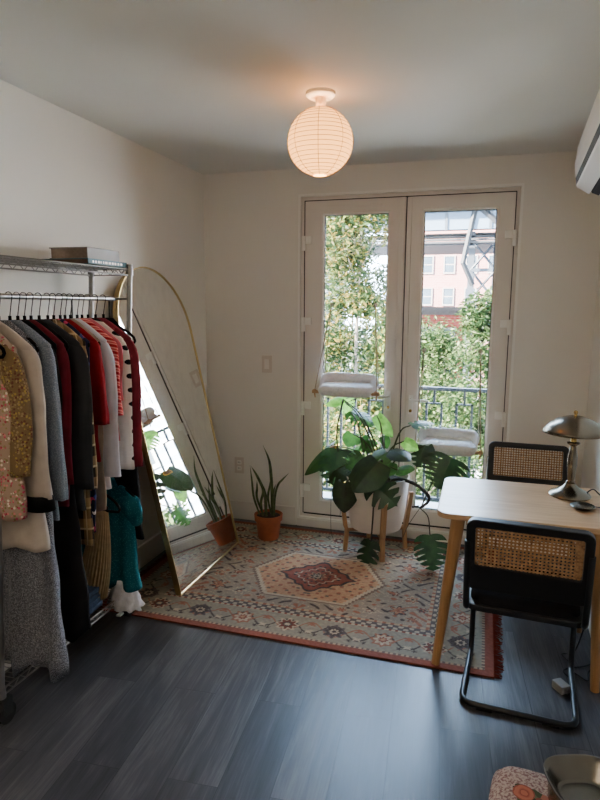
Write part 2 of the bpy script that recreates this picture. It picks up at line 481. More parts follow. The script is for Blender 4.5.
boxo('gap_shade_8', (DX0 + .028, YB + .008, DZ1 - .033), (DX1 - .028, YB + .05, DZ1 - .028), M['dark_gap'], kind='structure')
boxo('gap_shade_5', (-.509, YB + .03, .09), (-.493, YB + .07, DZ1 - .03), M['dark_gap'], kind='structure')  # dark strip painting the shaded seam between the two leaves

GZ0, GZ1 = .205, 2.14
def door(name, x0, x1, g0, g1):
    bm = B(); O = [(x0, .098), (x1, .098), (x1, DZ1 - .032), (x0, DZ1 - .032)]; I = [(g0 - .012, GZ0 - .012), (g1 + .012, GZ0 - .012), (g1 + .012, GZ1 + .012), (g0 - .012, GZ1 + .012)]
    ring_frame(bm, O, I, YB + .012, YB + .075)
    d = obj(name, bm, M['pvc'], kind='structure', bevel=.004)
    I2 = [(g0, GZ0), (g1, GZ0), (g1, GZ1), (g0, GZ1)]
    bm = B(); ring_frame(bm, I, I2, YB + .02, YB + .05); obj('glazing_bead', bm, M['pvc_white'], d)
    i3 = .004; I3 = [(g0 + i3, GZ0 + i3), (g1 - i3, GZ0 + i3), (g1 - i3, GZ1 - i3), (g0 + i3, GZ1 - i3)]
    bm = B(); ring_frame(bm, I2, I3, YB + .03, YB + .044); obj('gasket', bm, M['dark_gap'], d)
    bm = B(); box(bm, (g0, YB + .036, GZ0), (g1, YB + .041, GZ1)); obj('pane', bm, M['glass'], d)
    return d
dl = door('door_1', -1.170, -.509, -1.038, -.618)
dr = door('door_2', -.493, .146, -.390, .040)
boxo('moulding', (-.545, YB - .004, .10), (-.5045, YB + .016, DZ1 - .034), M['pvc'], dl, .006)
boxo('moulding', (-.4985, YB + .002, .10), (-.468, YB + .016, DZ1 - .034), M['pvc'], dr, .006)
boxo('vent_strip', (-1.02, YB + .004, 2.186), (-.66, YB + .014, 2.20), M['pvc'], dl, .003)
def hinges(d, x, s):
    for z in (1.985, 1.45, .873, .284):
        bm = B(); box(bm, (min(x, x + s * .055), YB - .002, z - .025), (max(x, x + s * .055), YB + .014, z + .025)); box(bm, (x - .012, YB - .014, z - .07), (x + .012, YB + .012, z + .025))
        obj('hinge', bm, M['pvc_white'], d, bevel=.004)
hinges(dl, -1.175, 1); hinges(dr, .148, -1)
def handle(d, x, s, z):
    bm = B(); box(bm, (x - .014, YB - .002, z - .10), (x + .014, YB + .013, z + .03)); p = obj('handle', bm, M['pvc_white'], d, bevel=.004)
    bm = B(); tube(bm, fillet([(x, YB + .01, z), (x, YB - .045, z), (x + s * .115, YB - .045, z)], .015), .0085, 8); obj('lever', bm, M['pvc_white'], p, smooth=True)
    bm = B(); tube(bm, [(x, YB + .012, z - .075), (x, YB - .012, z - .075)], .010, 12); obj('key_cylinder', bm, M['brass'], p, smooth='auto')
handle(dl, -.583, -1, .965); handle(dr, -.436, 1, .95)
# ------------------------------------------------------------------ switch + outlet
sw = thing('light_switch', 'light switch on the back wall between the arched mirror and the glass doors', 'light switch', (-1.437, YB, 1.149))
bm = B(); box(bm, (-.037, -.007, -.06), (.037, 0, .06)); obj('cover_plate', bm, M['plate'], sw, bevel=.003)
bm = B(); box(bm, (-.017, -.012, -.034), (.017, -.006, .034)); obj('rocker', bm, M['white_plastic'], sw, bevel=.002)
ot = thing('wall_outlet', 'wall outlet low on the back wall behind the terracotta pot', 'outlet', (-1.652, YB, .405))
bm = B(); box(bm, (-.037, -.007, -.06), (.037, 0, .06)); obj('cover_plate', bm, M['plate'], ot, bevel=.003)
for dz in (.022, -.022):
    bm = B(); prism(bm, rrect(-.017, dz - .015, .017, dz + .015, .006), -.010, -.006, 'Y'); so = obj('socket', bm, M['white_plastic'], ot)
    bm = B(); box(bm, (-.008, -.0106, dz - .004), (-.005, -.0098, dz + .006)); box(bm, (.005, -.0106, dz - .004), (.008, -.0098, dz + .006)); obj('slot', bm, M['dark_gap'], so)

# ------------------------------------------------------------------ paper lantern
LX, LY = -.708, 2.61
ln = thing('paper_lantern', 'round paper lantern glowing warm below the ceiling', 'ceiling light', (LX, LY, ZC))
bm = B(); lathe(bm, [(0, 0), (.062, 0), (.062, -.012), (.05, -.022), (0, -.022)], 32); obj('ceiling_plate', bm, M['white_plastic'], ln, smooth='auto')
bm = B(); lathe(bm, [(0, -.02), (.022, -.02), (.02, -.075), (.028, -.08), (.028, -.09), (0, -.09)], 20); obj('socket', bm, M['white_plastic'], ln, smooth='auto')
R_, CZ = .139, -.198
bm = B(); prof = []
nr = 20
th0, th1 = math.radians(17), math.radians(168)
for i in range(nr * 6 + 1):
    th = th0 + (th1 - th0) * i / (nr * 6)
    r = R_ * (1 - .006 * abs(math.sin(PI * i / 6)) ** .6)
    prof.append((r * math.sin(th), CZ + r * math.cos(th)))
lathe(bm, prof, 48); shade = obj('shade', bm, M['paper'], ln, smooth=True)
shade.location = (0, 0, 0)
bm = B()
for i in range(1, nr):
    th = th0 + (th1 - th0) * i / nr; r = (R_ + .0005) * math.sin(th)
    tube(bm, [(r * math.cos(2 * PI * k / 40), r * math.sin(2 * PI * k / 40), CZ + (R_ + .0005) * math.cos(th)) for k in range(40)], .0011, 4, closed=True)
for k in range(8):
    a = 2 * PI * k / 8 + .2
    tube(bm, [((R_ + .001) * math.sin(th0 + (th1 - th0) * i / 24) * math.cos(a), (R_ + .001) * math.sin(th0 + (th1 - th0) * i / 24) * math.sin(a), CZ + (R_ + .001) * math.cos(th0 + (th1 - th0) * i / 24)) for i in range(25)], .0012, 4)
obj('rib', bm, M['wire_rib'], shade)
fl = bpy.data.lights.new('added_fill_uplight', 'SPOT'); fl.energy = 17; fl.color = (1, .84, .69); fl.shadow_soft_size = .12; fl.spot_size = math.radians(140); fl.spot_blend = .7  # added warm fill behind the camera, aimed up, no lamp known there
fo = bpy.data.objects.new('added_fill_uplight', fl); COL.objects.link(fo); fo.location = (-1.15, -.35, 1.75); fo.rotation_euler = (PI, 0, 0)
li = bpy.data.lights.new('lantern_bulb', 'POINT'); li.energy = 1.7; li.color = (1, .60, .30); li.shadow_soft_size = .03
lo = bpy.data.objects.new('lantern_bulb', li); COL.objects.link(lo); lo.location = (LX, LY, ZC - .115)

# ------------------------------------------------------------------ air conditioner
ac = thing('air_conditioner', 'white wall mounted air conditioner high on the right wall', 'air conditioner', (xr(3.1), 3.1, 0), -math.atan(.05))
Y0, Y1 = -.80, .40
def acp(poly, a, b): 
    bm = B(); prism(bm, [(-d, z) for d, z in poly], a, b, 'Y'); return bm
obj('body', acp([(0.003, 2.405), (.15, 2.405), (.165, 2.395), (.172, 2.20), (.15, 2.165), (.07, 2.115), (.003, 2.115)], Y0, Y1), M['white_plastic'], ac, bevel=.004)
obj('front_panel', acp([(.155, 2.412), (.172, 2.40), (.188, 2.36), (.196, 2.28), (.19, 2.212), (.174, 2.205), (.172, 2.39)], Y0 - .004, Y1 + .004), M['white_plastic'], ac, bevel=.003)
obj('air_slot', acp([(.168, 2.215), (.1885, 2.206), (.182, 2.172), (.165, 2.165)], Y0 + .02, Y1 - .02), M['dark_gap'], ac)
obj('louver', acp([(.182, 2.172), (.178, 2.162), (.120, 2.124), (.114, 2.134)], Y0 + .01, Y1 - .01), M['pvc_white'], ac)
obj('air_outlet', acp([(.112, 2.136), (.108, 2.126), (.075, 2.112), (.072, 2.118)], Y0 + .03, Y1 - .03), M['dark_gap'], ac)

# ------------------------------------------------------------------ rug (vertex painted weave)
RX0, RX1, RY0, RY1 = -1.815, .115, 2.464, 3.862
def rug_color(u, v):
    """u,v metres from the rug's centre"""
    au, av = abs(u), abs(v); du, dv = (RX1 - RX0) / 2 - au, (RY1 - RY0) / 2 - av
    d = min(du, dv)
    n = noise.noise(Vector((u * 60, v * 60, 3))); n2 = noise.noise(Vector((u * 9, v * 9, 7)))
    teal = (116, 114, 104); sand = (150, 130, 108); red = (108, 56, 48); peach = (150, 112, 88); dark = (52, 48, 50); cream = (160, 146, 126); rust = (128, 80, 64)
    def mixc(a, b, t): return tuple(a[i] + (b[i] - a[i]) * t for i in range(3))
    def ros(cu, cv, R, pal, pet=8):
        x, y = u - cu, v - cv; r = math.hypot(x, y); 
        if r > R * 1.1: return None
        a = math.atan2(y, x); rr = R * (.80 + .2 * math.cos(pet * a))
        if r > rr: return None
        q = r / rr
        if q < .25: return pal[0]
        if q < .45: return pal[1]
        if q < .75: return pal[2]
        return pal[3]
    if d < .036: c = mixc(red, (120, 64, 54), .5 + .5 * math.sin((u + v) * 250) * .5)
    elif d < .052:
        s = (u if dv < du else v); c = (84, 74, 70) if math.sin(s * 260) > 0 else sand
    elif d < .235:
        # main border with a run of rosettes and vines
        s, w = (u, dv - .145) if dv < du else (v, du - .145)
        c = mixc(teal, (124, 122, 106), .5 + .5 * n2)
        per = .235; k = math.floor(s / per + .5); ls = s - k * per
        pals = [(cream, dark, (90, 46, 40), cream), (dark, cream, dark, (66, 62, 66)), (peach, red, cream, rust)]
        pal = pals[int(k) % 3]
        r = math.hypot(ls, w); a = math.atan2(w, ls)
        rr = .062 * (.82 + .18 * math.cos(8 * a))
        if r < rr:
            q = r / rr; c = pal[0] if q < .24 else pal[1] if q < .42 else pal[2] if q < .76 else pal[3]
        else:
            vine = math.sin(s * 2 * PI / per + PI / 2) * .048
            if abs(w - vine) < .0065: c = dark
            elif abs(w + vine) < .005: c = rust
            l2 = abs(ls) - per / 2
            for cu, cw, R2, cc in ((0, .035, .026, rust), (0, -.035, .022, cream), (.035, .055, .014, red), (-.035, -.055, .014, dark)):
                if math.hypot(l2 - cu, w - cw) < R2 * (.7 + .3 * math.cos(5 * math.atan2(w - cw, l2 - cu))): c = cc
    elif d < .25: c = cream if math.sin((u if dv < du else v) * 190) > -.2 else red
    elif d < .292:
        s = (u if dv < du else v); c = (70, 66, 66) if math.sin(s * 120) * math.sin((d - .25) * 150) > -.15 else (150, 140, 124)
    elif d < .312: c = sand if math.sin((u if dv < du else v) * 150) > -.3 else rust
    else:
        c = mixc(teal, (138, 118, 102), .35 + .5 * n2)
        # scattered palmettes in the corners of the field
        fu, fv = au, av
        for (cu, cv, R2, pal) in ((.50, .26, .055, (red, peach, rust, dark)), (.36, .30, .04, (cream, red, teal, cream)), (.56, .12, .045, (dark, sand, rust, cream)), (.58, .33, .035, (cream, rust, dark, peach)), (.46, .08, .03, (red, cream, red, dark)), (.22, .335, .03, (dark, sand, red, sand)), (.62, .22, .03, (peach, dark, red, dark))):
            x, y = fu - cu, fv - cv; r = math.hypot(x, y); a = math.atan2(y, x); rr = R2 * (.75 + .25 * math.cos(6 * a + cu * 30))
            if r < rr:
                q = r / rr; c = pal[0] if q < .28 else pal[1] if q < .5 else pal[2] if q < .8 else pal[3]
        wv = math.sin(fu * 42 + 2.5 * math.sin(fv * 30)) * math.sin(fv * 46 + 2 * math.sin(fu * 25))
        if wv > .72: c = rust
        elif wv < -.78: c = dark
        elif .1 < wv < .16: c = cream
        # medallion: stepped hexagon, diamond, star
        st = .012 * round(av / .024)
        hexd = max(au / .335 + .0, (au + av * .62) / .40, av / .30)
        hexd = max((au + st * 1.1) / .40, av / .30)
        if hexd < 1:
            c = mixc(peach, (160, 128, 98), .5 + .5 * n2)
            if hexd > .96: c = (92, 78, 72)
            elif hexd > .90: c = cream
            elif math.sin(au * 85) * math.sin(av * 85) > .62: c = rust
            elif math.sin(au * 60 + 1) * math.sin(av * 70 + 2) < -.78: c = (84, 78, 70)
        dia = au / .235 + av / .20 + .05 * math.sin(math.atan2(av, au) * 12)
        if dia < 1:
            c = mixc(red, (136, 78, 66), .5 + .5 * n2)
            if dia > .9: c = dark
            elif dia > .83: c = (120, 60, 50)
            elif .55 < dia < .6: c = cream
            elif math.sin(au * 110) * math.sin(av * 110) > .6: c = dark
        st8 = ros(0, 0, .058, (dark, cream, dark, peach), 8)
        if st8: c = st8
    c = mixc(c, (132, 114, 100), .22)
    k = 1.16 + .11 * n
    return tuple(max(0, min(255, x * k)) for x in c)
NX, NY = 430, 312
ver = []; fac = []; cl = []
for j in range(NY + 1):
    for i in range(NX + 1):
        x = RX0 + (RX1 - RX0) * i / NX; y = RY0 + (RY1 - RY0) * j / NY
        ver.append((x, y, .009 + .0006 * noise.noise(Vector((x * 90, y * 90, 0)))))
        cl.append(rug_color(x - (RX0 + RX1) / 2, y - (RY0 + RY1) / 2))
for j in range(NY):
    for i in range(NX):
        a = j * (NX + 1) + i; fac.append((a, a + 1, a + NX + 2, a + NX + 1))
me = bpy.data.meshes.new('area_rug'); me.from_pydata(ver, [], fac)
ca = me.color_attributes.new('weave', 'FLOAT_COLOR', 'POINT')
buf = []
for c in cl: buf.extend(lin(c))
ca.data.foreach_set('color', buf)
t = NT('rug_weave'); vc = t.n('ShaderNodeVertexColor'); vc.layer_name = 'weave'
hs = t.n('ShaderNodeHueSaturation'); hs.inputs['Saturation'].default_value = 1.0; hs.inputs['Value'].default_value = 1.0; t.l(vc.outputs[0], hs.inputs['Color'])
b = t.bsdf(hs.outputs[0], .95, 0, .05); t.bump(b, t.noise(t.coord(), 700, 2), .5, .003)
me.materials.append(t.done(b))
rug = bpy.data.objects.new('area_rug', me); COL.objects.link(rug)
tag(rug, 'faded oriental rug with a red medallion and rosette border on the floor', 'rug')
bm = B(); box(bm, (RX0, RY0, .001), (RX1, RY1, .0085)); obj('backing', bm, fabric('rug_edge', (122, 66, 52)), rug)
bm = B()
for sx, x in ((1, RX1), (-1, RX0)):
    for k in range(190):
        y = RY0 + (RY1 - RY0) * (k + .5) / 190; L = .034 + rnd.uniform(-.01, .012)
        tube(bm, [(x - sx * .004, y, .007), (x + sx * L * .5, y + rnd.uniform(-.004, .004), .007), (x + sx * L, y + rnd.uniform(-.01, .01), .003)], [.0028, .0026, .0018], 4)
obj('fringe', bm, fabric('rug_fringe', (118, 52, 44)), rug, kind='stuff')

# ------------------------------------------------------------------ mirror (arched, leaning)
mh, mw = 1.80, .775
ang = math.asin(.395 / 1.80)
mr = thing('arched_mirror', 'tall arched floor mirror with a thin gold frame leaning on the left wall', 'mirror', (-1.482, 3.097, .0105), 0)
mr.rotation_euler = (0, -ang, math.radians(-0.8))
def arch(w, h, off=0):
    r = w / 2 - off; pts = [(-r, off), (r, off)]
    for k in range(25):
        a = PI * k / 24; pts.append((r * math.cos(a), h - w / 2 + r * math.sin(a)))
    return pts
bm = B(); ring_frame(bm, arch(mw, mh), arch(mw, mh, .007), -.026, .006, 'X'); obj('frame', bm, M['gold'], mr)
bm = B(); prism(bm, arch(mw, mh, .006), -.004, .0, 'X'); obj('mirror_glass', bm, M['mirror'], mr)
bm = B(); prism(bm, arch(mw, mh, .006), -.024, -.005, 'X'); obj('back_panel', bm, M['dark_gap'], mr)

# ------------------------------------------------------------------ garment rack
rack = thing('garment_rack', 'chrome wire garment rack on casters along the left wall', 'clothes rack', (0, 0, 0))
def lean(x, y, z): return (x + .045 * z / 1.71, y + .075 * z / 1.71, z)
RFX, RBX, RYN, RYF = -1.648, -1.858, 1.62, 2.445
for px_ in (RFX, RBX):
    for py_ in (RYN, RYF):
        bm = B(); tube(bm, [lean(px_, py_, .105), lean(px_, py_, 1.73)], .0125, 14)
        for k in range(40): 
            z = .15 + k * .04; tube(bm, [lean(px_, py_, z), lean(px_, py_, z + .002)], .0131, 14)
        tube(bm, [lean(px_, py_, 1.728), lean(px_, py_, 1.738)], .0145, 14)
        obj('post', bm, M['chrome'], rack, smooth='auto')
        cs = B(); p = Vector(lean(px_, py_, .055)); 
        tube(cs, [p + Vector((-.016, .015, -.015)), p + Vector((.016, .015, -.015))], .040, 20)
        c_ = obj('caster', cs, M['black_rubber'], rack, smooth='auto')
        cs = B(); box(cs, p + Vector((-.022, -.008, -.02)), p + Vector((-.018, .035, .045))); box(cs, p + Vector((.018, -.008, -.02)), p + Vector((.022, .035, .045))); box(cs, p + Vector((-.022, -.008, .04)), p + Vector((.022, .035, .05)))
        obj('fork', cs, M['black_metal'], c_)
        cs = B(); box(cs, p + Vector((-.012, -.075, -.016)), p + Vector((.012, -.04, -.008))); obj('brake_lever', cs, M['pvc_white'], c_, bevel=.003)
def wire_shelf(z):
    bm = B()
    P = lambda x, y, dz=0: Vector(lean(x, y, z)) + Vector((0, 0, dz))
    for dz, r in ((.013, .0036), (-.013, .0036)):
        tube(bm, [P(RFX, RYN, dz), P(RFX, RYF, dz)], r, 6); tube(bm, [P(RBX, RYN, dz), P(RBX, RYF, dz)], r, 6)
        tube(bm, [P(RFX, RYN, dz), P(RBX, RYN, dz)], r, 6); tube(bm, [P(RFX, RYF, dz), P(RBX, RYF, dz)], r, 6)
    for x in (RFX, RBX):
        n = 26; tube(bm, [P(x, RYN + (RYF - RYN) * k / n, .013 if k % 2 else -.013) for k in range(n + 1)], .0022, 5)
    for y in (RYN, RYF):
        n = 8; tube(bm, [P(RFX + (RBX - RFX) * k / n, y, .013 if k % 2 else -.013) for k in range(n + 1)], .0022, 5)
    n = 34
    for k in range(1, n): y = RYN + (RYF - RYN) * k / n; tube(bm, [P(RFX, y, .015), P(RBX, y, .015)], .0017, 5)
    for k in (1, 2): x = RFX + (RBX - RFX) * k / 3; tube(bm, [P(x, RYN, .011), P(x, RYF, .011)], .0025, 5)
    for x in (RFX, RBX):
        for y in (RYN, RYF): tube(bm, [P(x, y, -.018), P(x, y, .018)], .0165, 14)
    obj('wire_shelf', bm, M['chrome'], rack, smooth='auto')
wire_shelf(1.703); wire_shelf(.125)
ROX = -1.731; RZ = 1.580
RODX = lean(ROX, 0, RZ)[0]
bm = B(); tube(bm, [lean(ROX, RYN, RZ), lean(ROX, RYF, RZ)], .0105, 12)
for y in (RYN, RYF): tube(bm, [lean(RFX, y, RZ), lean(RBX, y, RZ)], .006, 8)
obj('hanging_rail', bm, M['chrome'], rack, smooth='auto')
bm = B()
LRX, LRZ, LY0, LY1 = -1.70, .83, 2.205, 2.475
tube(bm, fillet([(RODX, LY0 + .0, RZ + .012), (LRX, LY0, 1.2), (LRX, LY0, LRZ), (LRX, LY1, LRZ), (LRX, LY1, 1.2), (RODX, LY1, RZ + .012)], .02), .004, 6)
obj('drop_rail', bm, M['black_metal'], rack, smooth=True)

# ------------------------------------------------------------------ clothes
def hanger_mesh(hw):
    bm = B()
    P = [(0, 0, 0), (hw * .35, 0, -.022), (hw * .8, 0, -.062), (hw * .97, 0, -.085), (hw, 0, -.10), (hw * .95, 0, -.112), (hw * .6, 0, -.116), (0, 0, -.116)]
    P = P + [(-x, y, z) for x, y, z in reversed(P[1:-1])]
    n = len(P); Q = []
    for i in range(n):
        a, b = Vector(P[i]), Vector(P[(i + 1) % n]); Q += [a, a.lerp(b, .5)]
    tube(bm, Q, .0062, 7, closed=True, flat=1.0)
    tube(bm, [(0, 0, -.004), (0, 0, .02)], .006, 8)
    return bm
def hook_mesh(r=.016, zt=.08):
    bm = B(); pts = [(0, 0, .01), (0, 0, zt - r - .02)]
    for k in range(13):
        a = math.radians(-60 + 250 * k / 12); pts.append((-r * math.cos(a) * 1.0 + 0, 0, zt - .002 - r + r * math.sin(a) + 0))
    pts = [(0, 0, .01), (.002, 0, .03)] + [(r * math.sin(math.radians(a)), 0, zt - r - r * math.cos(math.radians(a)) * -1) for a in (120, 90, 60, 30, 0, -30, -60, -90, -110)]
    tube(bm, smooth_path(pts, 3), .0019, 5); return bm
HOOKZ = .108      # hook top above the hanger neck
hang_proto = None
def hanger(y, label, yaw=0, rx=None, rz=None, hw=.162):
    global hang_proto
    x = RODX if rx is None else rx; z = (RZ + .0125 if rz is None else rz) - HOOKZ + .004
    if hang_proto is None:
        hang_proto = thing('clothes_hanger', label, 'hanger', (x, y, z), yaw, 'black hangers on the garment rack')
        obj('shoulder_bar', hanger_mesh(hw), M['black_velvet'], hang_proto, smooth=True)
        obj('hook', hook_mesh(zt=HOOKZ), M['hook_steel'], hang_proto, smooth=True)
        return hang_proto
    return dup(hang_proto, (x, y, z), yaw, label)

NECK = RZ + .0125 - HOOKZ + .004
def body_mesh(w, z0, z1, chest, hem, t0, t1, seed, folds=5, hemwob=.01, neck=.045, drop=.088, rows=26, seg=64, amp=.011):
    """closed cloth tube hanging from the shoulders, z relative to the hanger neck"""
    r = random.Random(seed); ph = [r.uniform(0, 6.28) for _ in range(6)]
    bm = B(); rings = []
    prof = []
    for k, s in enumerate((0, .25, .5, .75, .92, 1.0)):
        prof.append((z0 - drop * s ** 1.15 , neck + (w - neck) * s, .012 + (t0 - .012) * s))
    zs = z0 - drop
    for k in range(1, rows + 1):
        s = k / rows
        hw = w * (1 - .12 * math.sin(min(1, s * 2.2) * PI / 2)) if chest is None else (w + (chest - w) * min(1, s * 4) if s < .25 else chest + (hem - chest) * (s - .25) / .75)
        prof.append((zs + (z1 - zs) * s, hw, t0 + (t1 - t0) * s))
    n = len(prof)
    for i, (z, hw, ht) in enumerate(prof):
        g = max(0, (i - 5) / (n - 6)); ring = []
        for k in range(seg):
            a = 2 * PI * k / seg; ca, sa = math.cos(a), math.sin(a)
            x = hw * (1 if ca > 0 else -1) * abs(ca) ** .8
            fold = math.sin(folds * x / .1 + ph[0] + 1.3 * g) * .6 + math.sin(folds * 1.7 * x / .1 + ph[1] - g) * .4
            y = ht * (1 if sa > 0 else -1) * abs(sa) ** .8 + amp * (.25 + g) * fold * abs(sa) ** .5
            zz = z + (hemwob * g ** 3 * math.sin(folds * .8 * x / .1 + ph[2]))
            x += .006 * g * math.sin(z * 23 + ph[3])
            ring.append(bm.verts.new((x, y, zz)))
        rings.append(ring)
    for a, b in zip(rings, rings[1:]):
        for k in range(seg): bm.faces.new((a[k], a[(k + 1) % seg], b[(k + 1) % seg], b[k]))
    bm.faces.new(rings[0]); bm.faces.new(list(reversed(rings[-1])))
    return bm
def sleeve_mesh(side, w, z0, L, r0, r1, seed, out=.03, puff=0, ty=.55, drop=.088):
    r = random.Random(seed * 7 + side); bm = B(); n = 20; rings = []; seg = 24; ph = r.uniform(0, 6)
    for i in range(n + 1):
        s = i / n
        cx_ = side * (w - r0 * .9 + out * min(1, s * 2.5) ** .7); z = z0 - drop + .012 - L * s
        rr = r0 + (r1 - r0) * s
        if s < .12: rr *= .45 + .55 * (s / .12) ** .6
        if puff: rr += puff * math.sin(PI * min(1, s * 1.0)) ** .7
        ring = []
        for k in range(seg):
            a = 2 * PI * k / seg
            wob = 1 + .16 * s * math.sin(3 * a + ph + 2 * s) + .05 * math.sin(s * 11 + 2 * a + ph) + .07 * math.sin(6 * a + ph * 2 + 1.5 * s) * min(1, s * 3) + (.08 * math.sin(5 * a + s * 8) if puff else 0)
            ring.append(bm.verts.new((cx_ + math.cos(a) * rr * wob + side * .004 * math.sin(s * 6 + ph), math.sin(a) * rr * ty * wob + .006 * math.sin(s * 6 + ph), z)))
        rings.append(ring)
    for a, b in zip(rings, rings[1:]):
        for k in range(seg): bm.faces.new((a[k], a[(k + 1) % seg], b[(k + 1) % seg], b[k]))
    bm.faces.new(rings[0]); bm.faces.new(list(reversed(rings[-1])))
    return bm
def garment(name, label, cat, mat, y, hem_z, w=.175, sleeve=0.0, sr=(.05, .036), t=(.020, .022), chest=None, hem=None, seed=1, yaw=0, smat=None, cuff=None, cuff_label=None, collar=None, collar_label=None, out=.03, hemwob=.007, folds=5, group='clothes on the garment rack', hlabel=None, x=None, neck_z=None, puff=0, amp=.011, hang=True, sl_label=None, backs=None, neckw=.045):
    x = RODX if x is None else x; nz = NECK if neck_z is None else neck_z
    g = thing(name, label, cat, (x, y, nz), yaw, group)
    H = hem_z - nz
    ch = chest if chest is not None else w * .94
    hm = hem if hem is not None else ch
    obj('body', body_mesh(w, .004, H, ch, hm, t[0], t[1], seed, folds, hemwob, amp=amp, neck=neckw), mat, g, smooth=True)
    if sleeve:
        for s in (1, -1):
            L = sleeve if s == 1 or backs is None else backs
            so_ = obj('sleeve', sleeve_mesh(s, w, .004, L, sr[0], sr[1], seed, out if s == 1 else .0, puff), smat or mat, g, smooth=True, label=sl_label)
            if cuff:
                bm = B(); cxx = s * (w - sr[0] * .9 + (out if s == 1 else 0)); zz = .004 - .088 + .012 - L
                lathe(bm, [(sr[1] * .9, .01), (sr[1] * 1.08, .005), (sr[1] * 1.15, -.045), (sr[1] * .9, -.05)], 16, (cxx, 0, zz), 1.0, .58)
                obj('cuff', bm, cuff, so_, smooth=True, label=cuff_label)
    if collar:
        bm = B(); pts = [(.062 * math.sin(a), .030 * math.cos(a) * 0 + .02 * math.cos(a), .018 - .012 * math.cos(a)) for a in [2 * PI * k / 18 for k in range(18)]]
        tube(bm, pts, .012, 6, closed=True); obj('collar', bm, collar, g, smooth=True, label=collar_label)
    if hlabel and hang: hanger(y, hlabel, yaw, rx=x, rz=None if neck_z is None else nz + HOOKZ - .004)
    return g

fab = {
 'floral': pat('pink_floral', floral((150, 128, 112), [(176, 70, 96), (196, 120, 120), (120, 108, 70), (206, 190, 176), (150, 60, 70), (132, 120, 84)], 95, .45)),
 'gold_print': pat('olive_print', floral((112, 92, 64), [(150, 128, 70), (96, 60, 50), (140, 120, 90)], 110, .45)),
 'cream': fabric('cream_cotton', (176, 164, 154), .08),
 'shimmer': pat('grey_shimmer', speckle((74, 75, 81), (196, 197, 208), 430, .30), .6),
 'bluegrey': pat('blue_grey_knit', speckle((104, 112, 124), (140, 146, 156), 300, .4)),
 'black': fabric('black_cotton', (20, 20, 22)), 'black2': fabric('washed_black', (30, 29, 31)), 'charcoal': fabric('charcoal_wool', (48, 49, 52), .08),
 'burgundy': fabric('burgundy_knit', (98, 26, 38)), 'wine': fabric('wine_cotton', (122, 40, 52)),
 'plaid': pat('tan_plaid', plaid((150, 122, 86), (38, 30, 28), (186, 164, 132), .09)),
 'navyfloral': pat('navy_floral', floral((32, 34, 60), [(196, 60, 100), (200, 190, 200), (60, 70, 130)], 36, .45)),
 'taupe': fabric('taupe_cotton', (150, 134, 120)),
 'red': fabric('red_knit', (122, 18, 28), .08), 'white': fabric('white_cotton', (190, 188, 198), .06),
 'stripe': pat('red_stripe', stripes((150, 30, 40), (210, 130, 120), (176, 60, 60))),
 'dots': pat('white_black_dots', dots((206, 198, 188), (16, 16, 18))),
 'maroon_trim': fabric('pink_cotton', (176, 92, 100)),
 'teal': pat('teal_print', speckle((22, 92, 106), (70, 140, 146), 130, .26)),
 'tan': pat('tan_pleat', stripes((176, 150, 114), (152, 126, 94), (190, 166, 130), .02)),
 'brown': fabric('dusty_brown', (112, 92, 84)),
}
# from the near end of the rail to the far end
garment('floral_blouse', 'sheer floral blouse with pink flowers at the near end of the rail', 'blouse', fab['floral'], 1.675, .80, .172, .46, (.05, .04), chest=.16, hem=.17, seed=11, smat=fab['gold_print'], sl_label='olive gold print sleeve', hlabel='black hanger holding the floral blouse, nearest on the rail', t=(.02, .035))
garment('cream_blouse', 'long cream blouse with loose sleeves and black cuffs', 'blouse', fab['cream'], 1.745, .66, .178, .56, (.06, .062), chest=.17, hem=.19, seed=12, cuff=M['black_velvet'], cuff_label='black cuff', hlabel='black hanger holding the cream blouse', t=(.02, .04), out=.035, hemwob=.006)
garment('shimmer_dress', 'long grey shimmery dress reaching almost to the floor at the near end', 'dress', fab['shimmer'], 1.79, .16, .165, 0, chest=.15, hem=.215, seed=13, hlabel='black hanger holding the long grey shimmery dress', t=(.016, .062), folds=4.2, hemwob=.03, amp=.03)
garment('knit_sweater', 'blue grey knitted sweater beside the cream blouse', 'sweater', fab['bluegrey'], 1.845, .74, .174, .60, (.045, .04), seed=14, hlabel='black hanger holding the blue grey knitted sweater')
garment('shirt', 'black shirt squeezed behind the blue grey knitted sweater', 'shirt', fab['black'], 1.885, .80, .165, .30, (.04, .036), seed=15, hlabel='black hanger holding the black shirt behind the knitted sweater', out=.0)
garment('cardigan', 'burgundy cardigan hanging beside the charcoal coat', 'cardigan', fab['burgundy'], 1.92, .76, .172, .56, (.04, .035), seed=16, hlabel='black hanger holding the burgundy cardigan', out=.01)
garment('long_skirt_dress', 'long black dress with its hem near the bottom shelf behind the grey shimmery dress', 'dress', fab['black2'], 1.955, .20, .16, 0, chest=.14, hem=.20, seed=17, hlabel='black hanger holding the long black dress next to the burgundy cardigan', t=(.014, .03), hemwob=.03)
garment('wool_coat', 'dark charcoal wool coat with long sleeves', 'coat', fab['charcoal'], 2.0, .72, .182, .60, (.055, .045), seed=18, hlabel='black hanger holding the charcoal coat', t=(.022, .028), out=.035)
garment('flannel_shirt', 'tan and black plaid flannel shirt', 'shirt', fab['plaid'], 2.05, .55, .172, .62, (.042, .034), seed=19, hlabel='black hanger holding the plaid flannel shirt', out=.02)
garment('floral_camisole', 'navy camisole with pink flowers showing below the charcoal coat', 'camisole', fab['navyfloral'], 2.085, .60, .165, 0, seed=20, hlabel='black hanger holding the navy floral camisole')
garment('red_pullover', 'bright red knitted pullover with short sleeves', 'pullover', fab['red'], 2.125, .90, .172, .36, (.046, .046), seed=21, hlabel='black hanger holding the red pullover', out=.03)
garment('taupe_tunic', 'taupe tunic whose hem shows under the red pullover', 'tunic', fab['taupe'], 2.155, .67, .165, 0, seed=22, hlabel='black hanger holding the taupe tunic')
